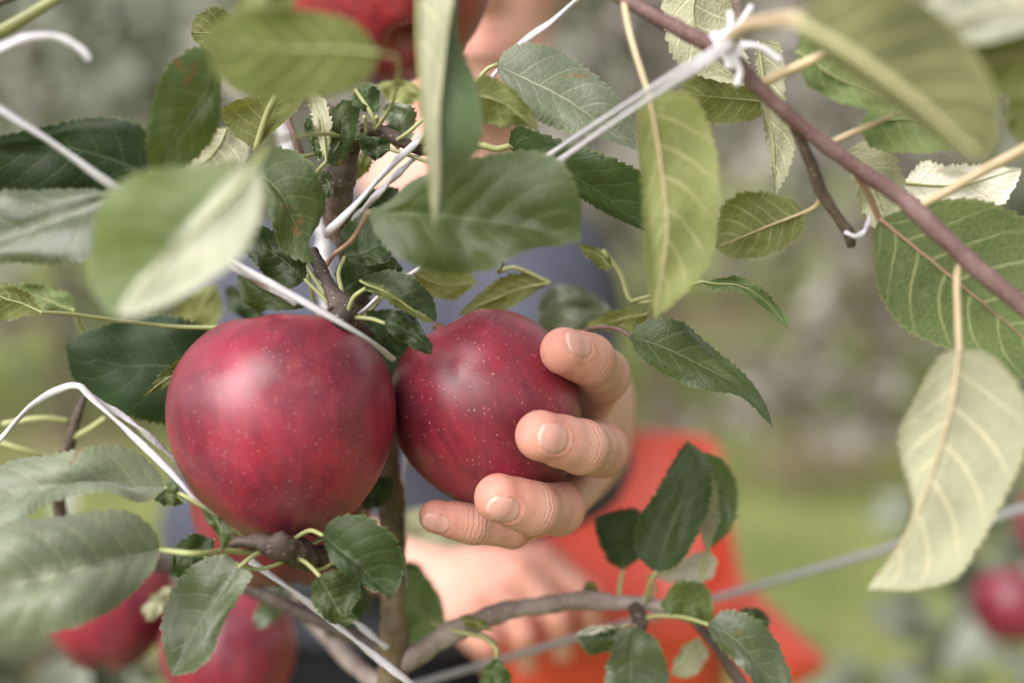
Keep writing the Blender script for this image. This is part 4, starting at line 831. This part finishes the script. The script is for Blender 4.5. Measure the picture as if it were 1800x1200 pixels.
def hand_r(P):
    d = 9.0
    for k in range(4):
        q = cone(P, WRR+(HK[k]-WRR)*.15, HK[k], .0135, .0108); d = q if k == 0 else smin(d, q, .006)
    for k in range(4):
        q = smin(cone(P, HK[k], HM[k], .0108, .0088), cone(P, HM[k], HT[k], .0088, .0078), .003); d = smin(d, q, .0025)
    return smin(d, smin(cone(P, W(770, 1010, .975), W(800, 1080, .955), .016, .011), cone(P, W(800, 1080, .955), W(835, 1120, .95), .011, .009), .004), .01)
def head(P):
    d = ellip(P, HP(0, -.015, .045), (.078, .098, .10)); d = smin(d, ellip(P, HP(0, .035, -.045), (.058, .062, .075)), .05)
    d = smin(d, cone(P, HP(-.03, .055, -.095), HP(.03, .055, -.095), .020, .020), .03)                  # chin and jaw
    d = smin(d, cone(P, HP(0, .092, .02), HP(0, .112, -.022), .008, .0135), .012)                        # nose
    for s in (-1, 1):
        d = smin(d, cone(P, HP(s*.012, .098, -.026), HP(s*.013, .096, -.026), .0085, .0085), .006)
        d = smin(d, cone(P, HP(s*.015, .088, .038), HP(s*.045, .076, .036), .011, .010), .012)           # brow
        d = smin(d, ellip(P, HP(s*.045, .055, -.01), (.024, .03, .024)), .02)                            # cheekbone
        d = -smin(-d, ellip(P, HP(s*.032, .098, .018), (.016, .014, .011)), .008)                        # eye socket
        d = smin(d, cone(P, HP(s*.020, .086, .029), HP(s*.046, .079, .026), .0065, .006), .006)          # eyelids
        d = smin(d, cone(P, HP(s*.021, .085, .008), HP(s*.044, .079, .008), .0055, .005), .006)
        d = smin(d, ellip(P, HP(s*.082, -.012, .0), (.010, .020, .034)), .008)                           # ear
    d = smin(d, cone(P, HP(-.02, .091, -.056), HP(.02, .091, -.056), .0065, .0065), .006)
    d = smin(d, cone(P, HP(-.016, .090, -.068), HP(.016, .090, -.068), .0075, .0075), .006)
    return smin(d, cone(P, NK-Z*.03, HP(0, -.015, -.06), .062, .056), .03)
def body(P):
    d = smin(torso(P), head(P), .02); d = np.minimum(d, smin(legs(P), torso(P), .05)); d = smin(d, arm_l(P), .03); d = smin(d, smin(arm_r(P), hand_r(P), .012), .004)
    return np.minimum(d, feet(P))
pts = np.vstack([NK, SL, SR, HP(0, 0, .15), footL-Z*.1, footR-Z*.1, ELR, EL, WRR, HT[0], footL+fwd_*.15])
# the hand of the other arm and the head at 4 mm, the rest (under cloth) at 9 mm; islands overlap only under the clothes
V1, F1 = surface(lambda P: smin(head(P), cone(P, NK, NK-Z*.10, .07, .09), .03), np.minimum(NK, HD)-(.2, .2, .16), np.maximum(NK, HD)+.2, .004)
V2, F2 = surface(lambda P: smin(arm_r(P), hand_r(P), .012), np.minimum(np.minimum(ELR, WRR), np.vstack(HT).min(0))-.07, np.maximum(np.maximum(ELR, WRR), np.vstack(HK+HM).max(0))+.07, .004)
V3, F3 = surface(lambda P: np.minimum(smin(smin(torso(P), arm_l(P), .03), legs(P), .05), feet(P)), pts.min(0)-.15, np.array((pts[:, 0].max()+.15, pts[:, 1].max()+.2, NK[2]+.02)), .011)
BV_ = np.vstack([HV, V1, V2, V3]); o1, o2, o3 = len(HV), len(HV)+len(V1), len(HV)+len(V1)+len(V2)
BF = np.vstack([HF, F1+o1, F2+o2, F3+o3])
fl2 = np.zeros(len(BV_)); fl2[:len(HV)] = flush; jt2 = np.full(len(BV_), 99.0); jt2[:len(HV)] = HJ
hk = np.vstack(HK+HM+[HP(0, .11, -.02), HP(.045, .06, -.015), HP(-.045, .06, -.015)])
fl2[o1:o3] = np.max(np.exp(-(np.linalg.norm(BV_[o1:o3, None]-hk[None], axis=2)/.020)**2), axis=1)*.8
man = empty('person', (hips[0], hips[1], 0), 'man in blue grey shirt reaching round an apple, other hand at the red bucket', 'person')
mesh_obj('body', BV_, BF, M_skin, man, attrs={'flush': fl2, 'joint': jt2})
for v, f, uv in nails: mesh_obj('fingernail', v, f, M_nail, man, uv=uv)
def shirt(P):
    fold = .004*np.sin(P[:, 0]*38+P[:, 2]*25)+.003*np.sin(P[:, 1]*60-P[:, 2]*41)
    d = smin(torso(P), cone(P, NK-Z*.02, NK-Z*.09, .066, .085), .03)-.014
    sl = cone(P, SL, EL, .060, .052); d = smin(d, sl, .04)
    sr = smin(cone(P, SR, ELR, .062, .056), cone(P, ELR, ELR+(WRR-ELR)*.74, .054, .036), .02); d = smin(d, sr, .03)+fold-.016*np.clip((hips[2]+.30-P[:, 2])/.14, 0, 1)
    d = np.maximum(d, (hips[2]+.17)-P[:, 2])
    nk = cone(P, NK-Z*.01, HD, .056, .054)
    return np.maximum(d, -nk)
V, F = surface(shirt, np.array((pts[:, 0].min()-.12, pts[:, 1].min()-.05, .85)), np.array((pts[:, 0].max()+.12, pts[:, 1].max()+.22, NK[2]+.05)), .009)
mesh_obj('shirt', V, F, M_shirt, man)
V, F = surface(lambda P: np.maximum(np.maximum(smin(legs(P), torso(P), .05)-.016+.003*np.sin(P[:, 2]*50+P[:, 0]*20), P[:, 2]-(hips[2]+.20)), .06-P[:, 2]), np.minimum(footL, footR)-(.25, .3, .1), np.maximum(hipL, hipR)+(.25, .3, .28), .012)
mesh_obj('trousers', V, F, M_trouser, man)
V, F = surface(lambda P: feet(P)-.010, np.minimum(footL, footR)-(.2, .25, .12), np.maximum(footL, footR)+(.2, .2, .06), .010); mesh_obj('boots', V, F, M_trouser, man)
def hair(P):
    d = ellip(P, HP(0, -.018, .05), (.086, .106, .106))+.003*np.sin(P[:, 0]*160)*np.sin(P[:, 2]*140)
    cut = (P-HP(0, .045, .045))@(hf*.8-hu*.6); return np.maximum(np.maximum(d, cut), -((P-HP(0, 0, -.06))@hu))
V, F = surface(hair, HD-.2, HD+.22, .005); mesh_obj('hair', V, F, M_hair, man)
def ball(c, r, n=12):
    V = []; F = []
    for i in range(n+1):
        for j in range(2*n):
            t, p = math.pi*i/n, math.pi*j/n; V.append(c+r*np.array((math.sin(t)*math.cos(p), math.sin(t)*math.sin(p), math.cos(t))))
    for i in range(n):
        for j in range(2*n): k = (j+1) % (2*n); F.append((i*2*n+j, (i+1)*2*n+j, (i+1)*2*n+k, i*2*n+k))
    return np.array(V), F
M_iris = simple('iris', (.05, .03, .02), .2)
for s in (-1, 1):
    v, f = ball(HP(s*.032, .074, .018), .0125); e = mesh_obj('eyeball', v, f, M_eye, man); v, f = ball(HP(s*.032, .0812, .018), .0062, 8); mesh_obj('iris', v, f, M_iris, e, off=np.array(man.location))
    v, f = tube(crom([HP(s*.014, .104, .044), HP(s*.034, .100, .050), HP(s*.054, .084, .045)], 10), .0028*np.sin(np.linspace(.5, 2.9, 10)), 8); mesh_obj('eyebrow', v, f, M_hair, man)
for u0, rr in ((-.056, .0062), (-.068, .0072)):
    v, f = tube(crom([HP(-.022, .093, u0), HP(0, .0985, u0+.002), HP(.022, .093, u0)], 12), rr*np.sin(np.linspace(.5, 2.64, 12)), 8); mesh_obj('lip', v, f, M_lip, man)

# ------------------------------------------------------------------ the red picking bucket
def rrect(cx, cy, hx, hy, r, n=8):
    out = []
    for sx, sy, a0 in ((1, 1, 0), (-1, 1, 90), (-1, -1, 180), (1, -1, 270)):
        for k in range(n+1):
            a = math.radians(a0+90*k/n); out.append((cx+sx*(hx-r)+r*math.cos(a), cy+sy*(hy-r)+r*math.sin(a)))
    return np.array(out)
bc = W(1085, 1030, 1.06); bk = empty('picking_bucket', (bc[0], bc[1], bc[2]-.33), 'orange red plastic picking bucket with high back wall held by the man', 'bucket')
bl = []; zr = bc[2]; back = W(1085, 768, 1.17)[2]
prof = [(0, -.33, .060, .060), (0, -.32, .066, .066), (0, -.22, .072, .073), (0, -.21, .075, .076), (0, -.11, .079, .081), (0, -.10, .083, .085), (0, -.025, .084, .087), (0, -.02, .089, .092), (0, 0, .090, .093), (1, 0, .083, .086), (1, -.15, .074, .076), (1, -.31, .062, .062), (1, -.315, .05, .05)]
for _, dz, hx, hy in prof:
    q = rrect(bc[0]-.002, bc[1]+.03, hx, hy, min(hx, hy)*.55); z = np.full(len(q), zr+dz)
    if dz > -.04:                                     # the wall climbs towards the wearer's body
        t = np.clip((q[:, 1]-(bc[1]+.03)-.02)/.05, 0, 1); z = z+(back-zr)*(t*t*(3-2*t))
    bl.append(np.column_stack([q, z]))
nb = len(bl[0]); V = np.vstack(bl); F = [(i*nb+j, i*nb+(j+1) % nb, (i+1)*nb+(j+1) % nb, (i+1)*nb+j) for i in range(len(bl)-1) for j in range(nb)]
F += [tuple(range(nb))[::-1], tuple(range((len(bl)-1)*nb, len(bl)*nb))]
mesh_obj('tub', V, F, M_red, bk)
rimp = np.vstack([bl[8], bl[8][:1]])+np.array((0, 0, .001)); v, f = tube(rimp, np.full(len(rimp), .0045), 8); mesh_obj('rim', v, f, M_rim, bk)
# flared side flap hanging off the right of the rim
fl = [[W(1262, 1030, 1.03), W(1300, 1022, 1.05), W(1340, 1050, 1.07)], [W(1270, 1085, 1.02), W(1340, 1080, 1.04), W(1400, 1110, 1.06)], [W(1290, 1150, 1.02), W(1380, 1145, 1.03), W(1450, 1162, 1.05)], [W(1290, 1240, 1.02), W(1380, 1215, 1.03), W(1425, 1190, 1.05)]]
g_ = np.array(fl); g_ = np.array([crom(q, 12) for q in g_]); g_ = np.array([crom(g_[:, k], 16) for k in range(12)])
V = g_.reshape(-1, 3); a = 16; F = [(i*a+j, i*a+j+1, (i+1)*a+j+1, (i+1)*a+j) for i in range(11) for j in range(15)]
V2_ = V+np.array((.002, .008, -.002)); m = len(V); rim = [j for j in range(16)]+[i*a+15 for i in range(1, 12)]+[11*a+j for j in range(14, -1, -1)]+[i*a for i in range(10, 0, -1)]
F = F+[tuple(x+m for x in q[::-1]) for q in F]+[(rim[k], rim[k]+m, rim[(k+1) % len(rim)]+m, rim[(k+1) % len(rim)]) for k in range(len(rim))]
mesh_obj('side_flap', np.vstack([V, V2_]), F, M_red, bk)
st = np.array([bl[8][np.argmin(bl[8][:, 0])], SL*.2+NK*.8-np.array((.05, .08, .05)), NK+np.array((-.07, -.02, -.02)), NK+np.array((-.03, .08, 0))])
v, f = tube(crom(st, 30), np.full(30, .012), 8, .25); mesh_obj('strap', v, f, M_trouser, bk)

# ------------------------------------------------------------------ blurred low plants near the tree
def shrub(name, px, py, d, label, cat, R, n, seed, mt, ht):
    c = W(px, py, d); t = empty(name, (c[0], c[1], 0), label, cat); rg = np.random.RandomState(seed)
    stem = crom([(0, 0, -.03), (.02, .01, c[2]*.4), (0, 0, c[2]), (.02, 0, c[2]+ht)], 24); v, f = tube(stem, np.linspace(.012, .004, 24), 8); mesh_obj('trunk', v, f, M_bark, t, off=np.zeros(3))
    V = []; F = []; nb = 9; u = np.linspace(0, 1, 7); wp = np.sin(np.pi*u**.8)**.8*.30
    for k in range(nb):
        a = k*2.4+rg.rand(); z = c[2]-ht*.9+ht*1.8*k/nb; L = R*rg.uniform(.7, 1.15)
        tw = crom([(0, 0, z), (math.cos(a)*L*.5, math.sin(a)*L*.5, z+.04), (math.cos(a)*L, math.sin(a)*L, z+.03)], 12)
        v, f = tube(tw, np.linspace(.004, .0015, 12), 6); mesh_obj('limb', v, f, M_bark, t, off=np.zeros(3))
        for q in range(n//nb):
            p = tw[rg.randint(3, 12)]; e = nrm(rg.normal(size=3)*np.array((1, 1, .7))+np.array((0, 0, -.2))); sd = nrm(np.cross(e, rg.normal(size=3)+np.array((0, 0, 2)))); up = np.cross(sd, e); s_ = rg.uniform(.055, .09); p = p+e*.015
            o = len(V)
            for i in range(7):
                m = p+e*s_*u[i]-up*s_*.18*u[i]**2
                V += [m-sd*wp[i]*s_+up*wp[i]*s_*.3, m, m+sd*wp[i]*s_+up*wp[i]*s_*.3]
            for i in range(6):
                F += [(o+i*3, o+i*3+1, o+i*3+4, o+i*3+3), (o+i*3+1, o+i*3+2, o+i*3+5, o+i*3+4)]
    mesh_obj('foliage', np.array(V), F, M_far[mt], t, off=np.zeros(3)); return t
shrub('orchard_tree', 1800, 1135, 1.72, 'blurred young tree with grey green leaves in the lower right corner', 'tree', .26, 150, 5, 0, .13)
shrub('orchard_tree', 20, 1210, 1.05, 'blurred young tree with grey green leaves in the lower left corner', 'tree', .12, 60, 6, 0, .07)
shrub('bush', 1400, 690, 5.3, 'brownish bush melting into the blur at the foot of the tree row', 'bush', .42, 420, 7, 1, .20)
